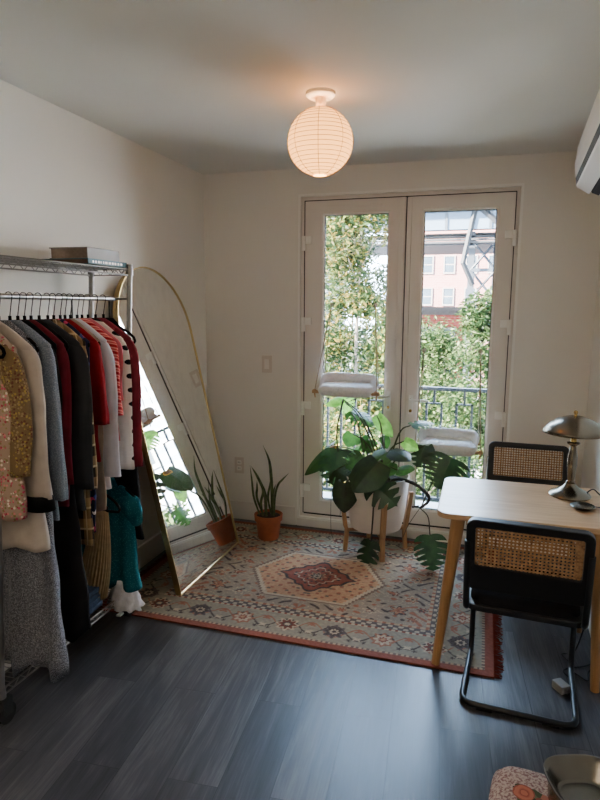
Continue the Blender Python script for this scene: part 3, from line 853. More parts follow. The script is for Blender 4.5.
garment('white_shirt', 'white long sleeved shirt next to the red pullover', 'shirt', fab['white'], 2.19, .76, .172, .60, (.046, .05), seed=23, hlabel='black hanger holding the white shirt', out=.03)
garment('striped_shirt', 'red and pink striped shirt with elbow length sleeves', 'shirt', fab['stripe'], 2.235, .92, .172, .34, (.04, .038), seed=24, hlabel='black hanger holding the striped shirt', out=.03)
garment('rose_blouse', 'dusty rose blouse between the striped shirt and the dotted shirt', 'blouse', fab['maroon_trim'], 2.268, .96, .172, .28, (.036, .034), seed=25, hlabel='black hanger holding the dusty rose blouse', out=.015)
garment('dotted_shirt', 'white shirt with large black dots down its sleeve', 'shirt', fab['dots'], 2.31, .84, .174, .60, (.042, .038), seed=26, hlabel='black hanger holding the dotted white shirt', out=.03)
garment('wine_shirt', 'wine red long sleeved shirt near the far end of the rail', 'shirt', fab['wine'], 2.365, .82, .18, .60, (.046, .04), seed=27, hlabel='black hanger holding the wine red shirt', out=.035, t=(.02, .024))
garment('slip_dress', 'long black sleeveless dress at the far end by the mirror', 'dress', fab['black'], 2.425, .44, .13, 0, chest=.13, hem=.165, seed=28, hlabel='black hanger with an empty end sticking out past the rack post', t=(.014, .03), neckw=.05)
hanger(1.632, 'empty black hanger in front of the floral blouse at the near end of the rail')
# lower drop rail
tg = garment('puff_sleeve_dress', 'teal printed dress with puff sleeves and white tulle hem', 'dress', fab['teal'], 2.40, .20, .15, .15, (.045, .032), t=(.02, .05), chest=.145, hem=.165, seed=29, x=LRX, neck_z=LRZ + .007 - HOOKZ + .004, puff=.02, hlabel='black hanger on the drop rail holding the teal dress', hemwob=.015, amp=.016)
bm = B(); r2 = random.Random(5)
rings = []
for i in range(7):
    s = i / 6; ring = []
    for k in range(40):
        a = 2 * PI * k / 40; q = 1 + .12 * math.sin(9 * a + i * .6) * s + r2.uniform(-.06, .06) * s
        ring.append(bm.verts.new((.085 + (.045 + .045 * s) * math.cos(a) * q, (.03 + .035 * s) * math.sin(a) * q - .01, -.50 - .135 * s + r2.uniform(-.008, .008) * s)))
    rings.append(ring)
for a_, b_ in zip(rings, rings[1:]):
    for k in range(40): bm.faces.new((a_[k], a_[(k + 1) % 40], b_[(k + 1) % 40], b_[k]))
bm.faces.new(rings[0]); bm.faces.new(list(reversed(rings[-1])))
obj('tulle_hem', bm, M['tulle'], tg, smooth=True, label='white tulle hem')
# tan pleated skirt
sk = thing('pleated_skirt', 'tan pleated skirt hanging in front of the teal dress', 'skirt', (LRX + .01, 2.285, .622), math.radians(-6), 'clothes on the garment rack')
bm = B(); rings = []; NP = 26
for i in range(15):
    s = i / 14; ring = []
    hw = .030 + .055 * math.sin(s * PI * .62); tt = .012 + .03 * s
    for k in range(NP * 4):
        a = 2 * PI * k / (NP * 4); pl = (1, .0, -1, 0)[k % 4] * .004 * (.4 + s)
        ring.append(bm.verts.new(((hw + pl) * math.cos(a) + .05 - .09 * s, (tt + pl) * math.sin(a), -.46 * s + .02 * s * math.cos(a))))
    rings.append(ring)
for a_, b_ in zip(rings, rings[1:]):
    n_ = NP * 4
    for k in range(n_): bm.faces.new((a_[k], a_[(k + 1) % n_], b_[(k + 1) % n_], b_[k]))
bm.faces.new(rings[0]); bm.faces.new(list(reversed(rings[-1])))
obj('pleats', bm, plain('tan_linen', (186, 160, 122), .9, var=.12, vscale=40), sk, smooth=True)
bm = B(); lathe(bm, [(.032, -.004), (.033, .012), (.028, .014)], 24, (.05, 0, 0), 1, .42); obj('waistband', bm, M['black_velvet'], sk, smooth=True, label='black waistband')
hanger(2.285, 'black hanger on the drop rail holding the tan skirt', math.radians(-6), rx=LRX, rz=LRZ + .007)
# folded jeans on the bottom shelf
fj = thing('folded_jeans', 'folded blue jeans on the bottom shelf of the rack', 'jeans', (-1.745, 2.19, .145))
bm = B(); 
for k in range(4): prism(bm, rrect(-.085, -.11 + .004 * k, .085, .10, .02), .002 + k * .026, .026 + k * .026)
obj('denim', bm, plain('blue_denim', (62, 84, 116), .9, var=.2, vscale=60), fj, bevel=.006)

# ------------------------------------------------------------------ books on the rack's top shelf
TOPZ = 1.7222
def book(label, x0, x1, y0, y1, z, h, cov, page, rz, spine_marks=None, over=.006):
    b = thing('book', label, 'book', ((x0 + x1) / 2, (y0 + y1) / 2, z), rz, 'books on the rack shelf')
    hx, hy = (x1 - x0) / 2, (y1 - y0) / 2
    bm = B(); box(bm, (-hx, -hy, 0), (hx, hy, .0035)); box(bm, (-hx, -hy, h - .0035), (hx, hy, h)); box(bm, (hx - .004, -hy, 0), (hx, hy, h)); obj('cover', bm, cov, b, bevel=.001)
    bm = B(); box(bm, (-hx + over, -hy + over, .0035), (hx - .004, hy - over, h - .0035)); obj('pages', bm, page, b)
    if spine_marks:
        bm = B(); r = random.Random(3); y = -hy + .03
        while y < hy - .05:
            w = r.uniform(.006, .018); box(bm, (hx - .0005, y, h * .3), (hx + .0006, y + w, h * .7)); y += w + r.uniform(.005, .012)
        obj('spine_lettering', bm, spine_marks, b)
    return b
pages = plain('book_pages', (120, 104, 92), .9, var=.1, vscale=90)
book('thin teal book under the thick grey book on the rack shelf', -1.85, -1.613, 2.225, 2.515, TOPZ, .024, plain('teal_cover', (36, 84, 94), .5), plain('brown_pages', (96, 76, 66), .9), 0, M['pvc_white'])
book('thick grey book lying on top of the thin teal book', -1.82, -1.626, 2.24, 2.475, TOPZ + .0245, .048, plain('grey_cover', (112, 108, 104), .5), pages, .0)

# ------------------------------------------------------------------ plants
def leaf_mesh(bm, base, tip, nrm, W, split=0, droop=.15, fold=.12, notch=.36, heart=.18):
    """heart shaped leaf; split>0 cuts that many notches per side"""
    base, tip, nrm = Vector(base), Vector(tip), Vector(nrm)
    d = tip - base; L = d.length; d.normalize(); s = d.cross(nrm).normalized(); n = s.cross(d).normalized()
    def half(t):   # half width along the leaf
        return W * .5 * (math.sin(PI * min(1, (t + .16) / 1.16) ** .78) ** .75)
    def P(t, u):   # t along, u sideways (metres)
        t2 = t
        z = -droop * L * (t - .25) ** 2 * (1 if t > .25 else .4) - fold * abs(u) * (1 if True else 0) - .25 * u * u / max(W, .01)
        return base + d * (t2 * L) + s * u + n * z
    lob = split if split else 7
    for sd in (1, -1):
        mid = [(i / lob) for i in range(lob + 1)]
        for i in range(lob):
            t0, t1 = mid[i], mid[i + 1]
            cols = 6; rows_ = 5
            grid = []
            for a in range(rows_ + 1):
                ta = t0 + (t1 - t0) * a / rows_
                row = []
                for c in range(cols + 1):
                    f = c / cols
                    tt = ta
                    if split and f > notch and 0 < i:
                        g = (f - notch) / (1 - notch); mt = (t0 + t1) / 2
                        tt = mt + (ta - mt) * (1 - .5 * g ** .7)
                    if split and f > notch and i == 0: tt = t0 + (ta - t0) * (1 - .3 * (f - notch) / (1 - notch))
                    hwid = half(ta)
                    sweep = ((.20 if split else .10) * f * f) * (1 - tt) - heart * (f ** 1.2) * max(0, (.30 - tt)) / .30
                    if not split and tt >= 1: hwid = 0
                    row.append(bm.verts.new(P(min(1, tt) + sweep * (0 if tt >= .999 and not split else 1), sd * f * hwid)))
                grid.append(row)
            for a in range(rows_):
                for c in range(cols):
                    q = (grid[a][c], grid[a][c + 1], grid[a + 1][c + 1], grid[a + 1][c])
                    try: bm.faces.new(q if sd > 0 else tuple(reversed(q)))
                    except ValueError: pass

PLX, PLY = -.600, 3.660
stand = thing('plant_stand', 'wooden four legged stand under the big white planter', 'plant stand', (PLX, PLY, .0095))
for k in range(4):
    a = math.radians(22 + 90 * k); dx, dy = math.cos(a), math.sin(a)
    bm = B(); rs = []
    for rr, z in ((.196, 0), (.186, .14), (.196, .16), (.225, .375)):
        ring = []
        for su, sv in ((-1, -1), (1, -1), (1, 1), (-1, 1)):
            ring.append(bm.verts.new(((rr + su * .013) * dx - sv * .017 * dy, (rr + su * .013) * dy + sv * .017 * dx, z)))
        rs.append(ring)
    for p_, q_ in zip(rs, rs[1:]):
        for j in range(4): bm.faces.new((p_[j], p_[(j + 1) % 4], q_[(j + 1) % 4], q_[j]))
    bm.faces.new(rs[0]); bm.faces.new(rs[-1])
    obj('leg', bm, M['stand_wood'], stand, bevel=.003)
bm = B()
for k in range(2):
    a = math.radians(22 + 90 * k); dx, dy = math.cos(a), math.sin(a); z = .135 - .0 * k
    tube(bm, [(-.185 * dx, -.185 * dy, z), (.185 * dx, .185 * dy, z)], .011, 8)
obj('crossbar', bm, M['stand_wood'], stand)

PT = thing('potted_monstera', 'large monstera in a white planter before the glass doors', 'potted plant', (PLX, PLY, .158))
bm = B(); lathe(bm, [(0, 0), (.135, 0), (.160, .012), (.182, .12), (.200, .30), (.204, .345), (.196, .345), (.190, .30), (.17, .29), (0, .29)], 48); obj('pot', bm, M['ceramic'], PT, smooth='auto')
bm = B(); lathe(bm, [(.188, .295), (.19, .30), (.14, .318), (.06, .325), (0, .32)], 32); obj('soil', bm, M['soil'], PT, smooth=True)
inv = Vector((PLX, PLY, .158))
def W_(p): return Vector(p) - inv
# leaf list: base px, depth, tip px, depth, width px, split, material, normal, droop, stem origin offset
LV = [
 ((334, 446), 3.86, (303, 474), 3.79, 27, 0, 'leaf_yellow', (-.45, -.5, .75), .1),
 ((337, 449), 3.70, (333, 487), 3.62, 38, 5, 'leaf_dark', (0, -.9, .45), .15),
 ((345, 483), 3.50, (344, 513), 3.44, 27, 0, 'leaf_dark', (.1, -1, .25), .08),
 ((378, 462), 3.42, (352, 490), 3.30, 38, 0, 'leaf_dark', (.1, -.55, .85), .25),
 ((371, 482), 3.40, (397, 505), 3.32, 34, 4, 'leaf_dark', (-.1, -.8, .6), .25),
 ((343, 399), 3.88, (325, 404), 3.86, 13, 0, 'leaf_bright', (0, -.6, .8), .2),
 ((341, 399), 3.91, (350, 417), 3.87, 30, 6, 'leaf_bright', (-.8, -.35, .4), .1),
 ((350, 411), 3.86, (374, 424), 3.78, 24, 6, 'leaf_mid', (.2, -.45, .9), .2),
 ((377, 416), 3.80, (393, 437), 3.76, 15, 0, 'leaf_bright', (.5, -.8, .3), .1),
 ((384, 436), 3.80, (387, 449), 3.78, 10, 0, 'leaf_mid', (0, -1, .3), .1),
 ((352, 433), 3.82, (347, 447), 3.78, 18, 0, 'leaf_mid', (0, -.8, .6), .1),
 ((362, 437), 3.76, (372, 453), 3.72, 18, 4, 'leaf_mid', (.2, -.8, .6), .1),
 ((387, 452), 3.60, (372, 462), 3.52, 22, 0, 'leaf_mid', (0, -.5, .9), .2),
 ((392, 450), 3.62, (410, 459), 3.52, 22, 0, 'leaf_dark', (.1, -.4, .9), .2),
 ((390, 462), 3.58, (383, 476), 3.50, 20, 0, 'leaf_mid', (0, -.9, .5), .2),
 ((411, 425), 3.62, (434, 420), 3.72, 19, 5, 'leaf_mid', (0, -.35, .95), .25),
 ((404, 441), 3.62, (418, 450), 3.58, 13, 0, 'leaf_bright', (.2, -.9, .4), .1),
 ((424, 446), 3.68, (417, 468), 3.62, 20, 4, 'leaf_dark', (0, -1, .2), .15),
 ((428, 446), 3.70, (432, 468), 3.66, 12, 0, 'leaf_dark', (.2, -1, .1), .1),
 ((452, 458), 3.62, (437, 489), 3.56, 47, 7, 'leaf_dark', (.1, -1, .2), .10),
 ((429, 535), 3.50, (433, 572), 3.42, 35, 6, 'leaf_dark', (-.1, -.9, .45), .15),
 ((371, 541), 3.45, (362, 575), 3.40, 24, 5, 'leaf_dark', (-.2, -1, .3), .15),
 ((335, 470), 3.60, (352, 480), 3.52, 26, 4, 'leaf_dark', (0, -.6, .8), .2),
 ((362, 455), 3.60, (345, 468), 3.56, 24, 5, 'leaf_mid', (0, -.7, .7), .15),
 ((356, 470), 3.50, (372, 484), 3.42, 26, 0, 'leaf_dark', (.1, -.7, .7), .2),
 ((398, 470), 3.55, (414, 468), 3.50, 14, 0, 'leaf_mid', (0, -.6, .8), .2),
 ((372, 440), 3.80, (352, 452), 3.86, 24, 4, 'leaf_mid', (-.2, .4, .8), .2),
 ((345, 458), 3.84, (324, 472), 3.87, 20, 0, 'leaf_mid', (-.2, .3, .9), .2),
 ((340, 452), 3.90, (331, 472), 3.90, 24, 0, 'leaf_mid', (-.9, -.2, .2), .1),
 ((332, 464), 3.91, (333, 484), 3.91, 19, 0, 'leaf_bright', (-.9, -.25, .1), .1),
 ((346, 488), 3.90, (338, 508), 3.90, 24, 5, 'leaf_mid', (-.8, -.3, .3), .1),
]

for i, (bp, by, tp, ty, wpx, spl, mt, nr_, dr_) in enumerate(LV):
    b0, t0_ = at(*bp, by), at(*tp, ty); Wm = wpx * by / 575.0
    bm = B(); leaf_mesh(bm, W_(b0), W_(t0_), nr_, Wm, spl, dr_, .10)
    obj('leaf', bm, M[mt], PT, smooth=True)
    if i in (20, 21): continue
    o0 = Vector((PLX + rnd.uniform(-.10, .10), PLY + rnd.uniform(-.06, .06), .47))
    if i == 19: o0 = at(422, 505, 3.62)
    mid = o0.lerp(b0, .55) + Vector((0, 0, .06 + .04 * (b0.z > .8)))
    stems = B(); tube(stems, smooth_path([W_(o0), W_(mid), W_(b0)], 6), [.0055] * 7 + [.0045] * 5 + [.0035], 6); obj('petiole', stems, M['stem'], PT, smooth=True)
dk = B(); tube(dk, smooth_path([W_(at(338, 452, 3.55)), W_(at(337, 430, 3.60)), W_(at(343, 400, 3.70))], 6), .005, 6); obj('main_stem', dk, M['stem_dark'], PT, smooth=True, label='dark woody stem')
dk = B(); tube(dk, smooth_path([W_((PLX + .08, PLY, .46)), W_(at(398, 479, 3.60)), W_(at(415, 484, 3.58)), W_(at(428, 495, 3.56)), W_(at(428, 502, 3.56)), W_(at(420, 508, 3.56))], 6), [.011] * 20 + [.009] * 11, 8); obj('main_stem', dk, M['stem_dark'], PT, smooth=True, label='dark woody stem')
dk = B(); tube(dk, smooth_path([W_((PLX + .0, PLY - .12, .48)), W_(at(374, 490, 3.44)), W_(at(373, 515, 3.44)), W_(at(371, 541, 3.45))], 6), .005, 6); obj('main_stem', dk, M['stem_dark'], PT, smooth=True, label='dark woody stem')
dk = B(); tube(dk, smooth_path([W_(at(420, 508, 3.56)), W_(at(428, 517, 3.54)), W_(at(430, 535, 3.50))], 6), .0035, 6); obj('petiole', dk, M['stem_dark'], PT, smooth=True, label='dark woody stem')
dk = B(); tube(dk, smooth_path([W_(at(420, 508, 3.56)), W_(at(409, 524, 3.56)), W_(at(403, 537, 3.58))], 6), .002, 5); obj('aerial_root', dk, M['stem_dark'], PT, smooth=True, label='thin brown root')
dk = B(); tube(dk, smooth_path([W_(at(419, 506, 3.56)), W_(at(412, 507, 3.56))], 3), .006, 6); obj('aerial_root', dk, M['stem_dark'], PT, smooth=True, label='thin brown root')
dk = B(); tube(dk, smooth_path([W_(at(333, 470, 3.56)), W_(at(331, 500, 3.54)), W_(at(331, 530, 3.54)), W_(at(333, 538, 3.53))], 5), .0016, 5); obj('aerial_root', dk, M['stem_dark'], PT, smooth=True, label='thin brown root')
dk = B(); tube(dk, smooth_path([W_(at(341, 500, 3.48)), W_(at(340, 516, 3.48))], 3), .0016, 5); obj('aerial_root', dk, M['stem_dark'], PT, smooth=True, label='thin brown root')
# terracotta pot with snake plant
sp = thing('potted_snake_plant', 'snake plant with thin upright leaves in a terracotta pot', 'potted plant', (-1.318, 3.632, .0098))
bm = B(); lathe(bm, [(0, 0), (.066, 0), (.070, .005), (.084, .125), (.093, .127), (.096, .165), (.088, .168), (.084, .15), (0, .148)], 36); obj('pot', bm, M['terracotta'], sp, smooth='auto')
bm = B(); lathe(bm, [(.086, .146), (.08, .152), (.04, .156), (0, .155)], 24); obj('soil', bm, M['soil'], sp, smooth=True)
SB = Vector((-1.318, 3.632, .0098))
def blade(pts, w, mat='snake'):
    bm = B(); P = smooth_path([Vector(p) - SB for p in pts], 8); n = len(P); rings = []
    for i, p in enumerate(P):
        s = i / (n - 1); hw = w * .72 * (.45 + .65 * math.sin(PI * (s * .8 + .12)) ** .8) * (1 - s ** 6); hw = max(hw, .0008)
        t_ = (P[min(i + 1, n - 1)] - P[max(i - 1, 0)]).normalized(); sd = t_.cross(Vector((0, -1, .1))).normalized(); nn = sd.cross(t_).normalized()
        rings.append([bm.verts.new(p + sd * hw), bm.verts.new(p + nn * .003), bm.verts.new(p - sd * hw), bm.verts.new(p - nn * .003)])
    for a, b in zip(rings, rings[1:]):
        for k in range(4): bm.faces.new((a[k], a[(k + 1) % 4], b[(k + 1) % 4], b[k]))
    bm.faces.new(rings[0]); bm.faces.new(rings[-1]); obj('leaf', bm, M[mat], sp, smooth=True)
def sb(dx, dy=0): return (-1.318 + dx, 3.632 + dy, .155)
for base, pts, w in (
    (sb(.025), [(272, 495), (271, 475), (269, 460), (263, 445)], .014),
    (sb(.040), [(275, 497), (278, 485), (283, 479), (289, 473)], .010),
    (sb(-.060), [(254, 498), (252, 482), (250, 465)], .010),
    (sb(-.02), [(265, 495), (262, 486), (256, 474), (251, 466)], .014),
    (sb(-.045, .02), [(257, 498), (257, 488), (257, 480)], .011),
    (sb(-.03, -.02), [(261, 503), (263, 492), (260, 482)], .012),
    (sb(.01, .03), [(268, 498), (270, 485), (271, 478)], .010),
    (sb(-.005, -.02), [(266, 500), (265, 492), (258, 475)], .010),
    (sb(.03, .02), [(273, 498), (274, 490), (276, 484)], .009)):
    blade([base] + [at(x, y, base[1] + .0 - .004 * k) for k, (x, y) in enumerate(pts)], w)

# ------------------------------------------------------------------ window perches
def fuzz_mat():
    t = NT('white_fleece'); co = t.coord(); f = t.noise(co, 45, 4)
    b = t.bsdf(t.ramp(f, [(.3, lin((236, 238, 240))), (.7, lin((250, 251, 252)))]), .95, 0, .1)
    t.bump(b, t.noise(co, 130, 3), .8, .008); return t.done(b)
M['fleece'] = fuzz_mat()
def perch(label, xc, w, z, ztop, axL, axR, tilt):
    p = thing('window_perch', label, 'cat perch', (xc, 3.84, z), 0, 'hanging window perches')
    yF, yB_ = -.105, .085; hw = w / 2
    def zt(y): return tilt * (y - yF)
    # wooden rods
    bm = B()
    tube(bm, [(-hw - .028, yF + .022, zt(yF) - .012), (hw + .028, yF + .022, zt(yF) - .012)], .011, 10); obj('front_rod', bm, M['perch_wood'], p, smooth='auto')
    bm = B(); tube(bm, [(-hw - .01, yB_, zt(yB_) - .012), (hw + .01, yB_, zt(yB_) - .012)], .011, 10); obj('back_rod', bm, M['perch_wood'], p, smooth='auto')
    for s in (-1, 1):
        bm = B(); tube(bm, [(s * (hw - .012), yF, zt(yF) - .012), (s * (hw - .012), yB_, zt(yB_) - .012)], .008, 8); obj('side_rod', bm, M['perch_wood'], p, smooth='auto')
    # fleece pad
    bm = B(); NXp, NYp = 36, 22; top = []; bot = []
    def rim(u, v): return (1 - abs(u) ** 6) * (1 - abs(v) ** 6)
    for j in range(NYp + 1):
        a, b2 = [], []
        for i in range(NXp + 1):
            u, v = -1 + 2 * i / NXp, -1 + 2 * j / NYp
            k = .965 + .03 * noise.noise(Vector((u * 5, v * 5, xc)))
            x = u * hw * k * (1 - .05 * (abs(v) ** 4)); y = (yF + yB_) / 2 + v * (yB_ - yF) / 2 * (1.14 - .10 * abs(u) ** 4)
            e = max(0, rim(u, v)) ** .4; nz = .006 * noise.noise(Vector((x * 45, y * 45, xc)))
            a.append(bm.verts.new((x, y, zt(y) + .004 + .030 * e + nz))); b2.append(bm.verts.new((x, y, zt(y) - .002 - .042 * e * (1 if v < .3 else .45))))
        top.append(a); bot.append(b2)
    for j in range(NYp):
        for i in range(NXp):
            bm.faces.new((top[j][i], top[j][i + 1], top[j + 1][i + 1], top[j + 1][i])); bm.faces.new((bot[j][i], bot[j + 1][i], bot[j + 1][i + 1], bot[j][i + 1]))
    for j in range(NYp):
        bm.faces.new((top[j][0], top[j + 1][0], bot[j + 1][0], bot[j][0])); bm.faces.new((top[j][NXp], bot[j][NXp], bot[j + 1][NXp], top[j + 1][NXp]))
    for i in range(NXp):
        bm.faces.new((top[0][i], bot[0][i], bot[0][i + 1], top[0][i + 1])); bm.faces.new((top[NYp][i], top[NYp][i + 1], bot[NYp][i + 1], bot[NYp][i]))
    obj('cushion', bm, M['fleece'], p, smooth=True)
    # raised bolster round the sides and back
    bm = B(); pts = fillet([(-hw + .022, yF + .05, zt(yF) + .018), (-hw + .022, yB_ - .02, zt(yB_) + .05), (hw - .022, yB_ - .02, zt(yB_) + .045), (hw - .022, yF + .05, zt(yF) + .018)], .05, 8)
    P2 = []
    for a, b2 in zip(pts, pts[1:]):
        n_ = max(1, int((b2 - a).length / .012)); P2 += [a.lerp(b2, k / n_) for k in range(n_)]
    P2.append(pts[-1]); n_ = len(P2)
    rr = [.036 * min(1, .35 + 3 * min(i, n_ - 1 - i) / n_) * (1 + .10 * noise.noise(Vector((i * .35, xc * 3, 0)))) for i in range(n_)]
    tube(bm, P2, rr, 14); obj('bolster', bm, M['fleece'], p, smooth=True)
    # cords up to suction cups on the glass
    for s, axp in ((-1, axL), (1, axR)):
        top_ = Vector((axp - xc, YB + .022 - 3.84, ztop - z))
        for dy, rr_ in ((yF + .022, .0038), (yB_, .0028)):
            a0 = Vector((s * (hw + .012 if dy < 0 else hw - .004), dy, zt(dy) - .006))
            bm = B(); tube(bm, [a0, a0.lerp(top_, .5), top_], rr_, 6); obj('cord', bm, M['rope'], p)
        bm = B(); lathe(bm, [(0, 0), (.015, 0), (.012, .004), (.005, .007), (.005, .013), (0, .014)], 16); o = obj('suction_cup', bm, M['cable'], p, smooth='auto'); o.location = top_ + Vector((0, .013, 0)); o.rotation_euler = (PI / 2, 0, 0)
        bm = B(); a0 = Vector((s * (hw + .014), yF + .022, zt(yF) - .016)); tube(bm, [a0, a0 + Vector((-s * .006, 0, -.035))], [.006, .004], 6); lathe(bm, [(0, .012), (.012, .008), (.013, -.006), (0, -.012)], 10, a0 + Vector((0, 0, .01))); obj('knot', bm, M['perch_wood'], p, smooth=True)
    return p
pa, pb_ = at(314, 391, 3.75), at(377, 391, 3.75)
perch('higher fleece cat perch hanging on the left glass door', (pa.x + pb_.x) / 2, pb_.x - pa.x - .03, pa.z + .008, 1.56, -.985, -.690, .10)
pa, pb_ = at(414, 448, 3.75), at(481, 448, 3.75)
perch('lower fleece cat perch hanging on the right glass door', (pa.x + pb_.x) / 2, pb_.x - pa.x - .03, pa.z + .008, 1.27, -.365, -.012, .10)

# ------------------------------------------------------------------ table
TZ = .71
tb = thing('dining_table', 'light oak table with rounded corners and splayed legs at the right wall', 'table', (0, 0, 0))
TX0, TX1, TY0, TY1 = -.150, .548, 2.445, 3.015
bm = B(); sk_ = Matrix(((1, .0, 0), (0, 1, 0), (0, 0, 1)))
poly = rrect(TX0, TY0, TX1, TY1, .055, 8)
prism(bm, poly, TZ - .024, TZ); obj('tabletop', bm, M['oak_top'], tb, bevel=.004)
for (x0, y0, x1, y1) in ((-.062, 2.505, -.130, 2.490), (.478, 2.50, .508, 2.505), (-.062, 2.955, -.125, 2.985), (.478, 2.955, .51, 2.985)):
    bm = B(); n_ = 6; pts = [Vector((x0, y0, TZ - .024)).lerp(Vector((x1, y1, .0 if y0 > 2.6 or x0 > 0 else .0096)), k / n_) for k in range(n_ + 1)]
    if x0 < 0: pts[-1].z = .0096
    tube(bm, pts, [.029 - .0115 * k / n_ for k in range(n_ + 1)], 18); obj('leg', bm, M['oak_leg'], tb, smooth='auto')
bm = B()
box(bm, (-.03, 2.50, TZ - .06), (.45, 2.518, TZ - .024)); box(bm, (-.03, 2.945, TZ - .06), (.45, 2.963, TZ - .024)); box(bm, (-.058, 2.53, TZ - .06), (-.04, 2.93, TZ - .024)); box(bm, (.46, 2.53, TZ - .06), (.478, 2.93, TZ - .024))
obj('apron', bm, M['oak_leg'], tb)

# ------------------------------------------------------------------ cantilever chairs
def make_chair(label, loc, rz):
    c = thing('cantilever_chair', label, 'chair', loc, rz, 'cane back chairs at the table')
    hw = .208
    path = []
    right = [(hw, -.262, .70), (hw, -.212, .415), (hw, -.16, .392), (hw, .19, .392), (hw, .198, .0137), (hw, -.214, .0137)]
    left = [(-x, y, z) for x, y, z in reversed(right)]
    P = fillet(right + left, .055, 8)
    bm = B(); tube(bm, P, .0122, 12); obj('tube_frame', bm, M['black_metal'], c, smooth='auto')
    # glides under the floor bar
    for x in (-.12, .12):
        bm = B(); box(bm, (x - .03, -.227, .0), (x + .03, -.201, .006)); obj('glide', bm, M['black_rubber'], c)
    # backrest (leans back)
    q = Matrix.Translation((0, -.218, .50)) @ Matrix.Rotation(math.radians(10), 4, 'X')
    bm = B(); ring_frame(bm, rrect(-.215, .0, .215, .294, .035, 6), rrect(-.183, .100, .183, .263, .010, 6), -.014, .014)
    bk = obj('backrest', bm, M['black_metal'], c, bevel=.004); bk.matrix_local = q
    bm = B(); box(bm, (-.186, -.003, .097), (.186, .001, .266)); obj('cane_panel', bm, M['cane'], bk, label='woven cane panel')
    # seat
    bm = B(); prism(bm, rrect(-.216, -.20, .216, .205, .045, 6),   .394, .418); st = obj('seat', bm, M['black_metal'], c, bevel=.005)
    bm = B(); N = 18; g = []
    for j in range(N + 1):
        row = []
        for i in range(N + 1):
            u, v = -1 + 2 * i / N, -1 + 2 * j / N
            k = (1 - .06 * (abs(u) ** 8) * (abs(v) ** 8) * 3)
            row.append(bm.verts.new((u * .2 * k, .0025 + v * .188 * k, .418 + .03 * max(0, (1 - abs(u) ** 8) * (1 - abs(v) ** 8)) ** .5)))
        g.append(row)
    for j in range(N):
        for i in range(N): bm.faces.new((g[j][i], g[j][i + 1], g[j + 1][i + 1], g[j + 1][i]))
    obj('seat_pad', bm, fabric('black_seat_cloth', (22, 22, 25)), st, smooth=True)
    return c
ch = make_chair('black cantilever chair with cane back in front of the table, its back to us', (.210, 2.452, 0), math.radians(-4.3))
dup(ch, (.270, 3.285, 0), PI + math.radians(-1), 'black cantilever chair with cane back behind the table, against the back wall')

# ------------------------------------------------------------------ lamp, ashtray, cords
lp = thing('table_lamp', 'brushed metal table lamp with a mushroom shade on the oak table', 'lamp', (.408, 2.862, TZ))
bm = B(); lathe(bm, [(0, 0), (.086, 0), (.090, .006), (.082, .016), (.055, .030), (.03, .045), (.020, .060), (0, .062)], 40); obj('base', bm, M['nickel'], lp, smooth='auto')
bm = B(); lathe(bm, [(0, .055), (.017, .058), (.019, .066), (.014, .072), (.016, .085), (.022, .14), (.021, .18), (.014, .222), (.012, .228), (.014, .232), (.026, .240), (.028, .246), (.014, .250), (0, .25)], 24); obj('stem', bm, M['nickel'], lp, smooth='auto')
bm = B(); lathe(bm, [(0, .245), (.013, .245), (.012, .27), (.006, .28), (.005, .385), (.0, .385)], 14); obj('neck', bm, M['brass'], lp, smooth='auto')
bm = B(); lathe(bm, [(.128, .288), (.133, .290), (.128, .303), (.108, .328), (.075, .350), (.038, .363), (.008, .367), (.006, .364), (.038, .359), (.074, .346), (.106, .324), (.126, .300), (.128, .288)], 48); obj('shade', bm, M['nickel'], lp, smooth=True)
bm = B(); lathe(bm, [(0, .365), (.008, .366), (.006, .372), (.009, .380), (.008, .388), (0, .392)], 16); obj('finial', bm, M['brass'], lp, smooth='auto')
bm = B(); tube(bm, smooth_path([(.07, .02, .012), (.10, .03, .03), (.125, .015, .012), (.146, -.03, .006)], 6), .003, 6); obj('power_cord', bm, M['black_rubber'], lp, smooth=True)
asht = thing('metal_dish', 'small round metal dish with a handle on the table by the lamp', 'dish', (.436, 2.682, TZ))
bm = B(); lathe(bm, [(0, 0), (.032, 0), (.040, .006), (.048, .014), (.050, .015), (.047, .0165), (.036, .009), (.012, .006), (0, .006)], 32); obj('bowl', bm, M['pewter'], asht, smooth='auto')
bm = B(); tube(bm, [(.04, 0, .014), (.06, .0, .013), (.088, -.004, .012)], [.005, .004, .005], 8, flat=.5); obj('handle', bm, M['black_rubber'], asht, smooth=True)
pg = thing('plug_adapter', 'pale plug adapter lying on the floor by the chair leg', 'plug', (.375, 2.468, .0), math.radians(35))
bm = B(); box(bm, (-.022, -.03, 0), (.022, .03, .034)); obj('housing', bm, plain('grey_plastic', (150, 148, 144), .5), pg, bevel=.005)
bm = B(); box(bm, (-.012, -.048, .014), (-.009, -.028, .022)); box(bm, (.009, -.048, .014), (.012, -.028, .022)); obj('prong', bm, M['chrome'], pg)
bm = B()
tube(bm, smooth_path([(.535, 2.76, .70 - .05), (.53, 2.80, .45), (.525, 2.84, .2), (.47, 2.78, .012), (.41, 2.74, .006), (.44, 2.66, .006), (.40, 2.60, .006), (.43, 2.54, .006), (.405, 2.49, .014)], 8), .0032, 6)
tag(obj('power_cord', bm, M['black_rubber'], smooth=True), 'black power cord running down behind the table to the plug adapter', 'cord')
bm = B(); tube(bm, smooth_path([(.535, 2.70, .008), (.48, 2.66, .006), (.43, 2.63, .006), (.46, 2.585, .006), (.49, 2.56, .006), (.50, 2.62, .006), (.53, 2.64, .03)], 8), .0032, 6)
tag(obj('extension_lead', bm, M['black_rubber'], smooth=True), 'coiled black cord on the floor by the right table leg', 'cord')

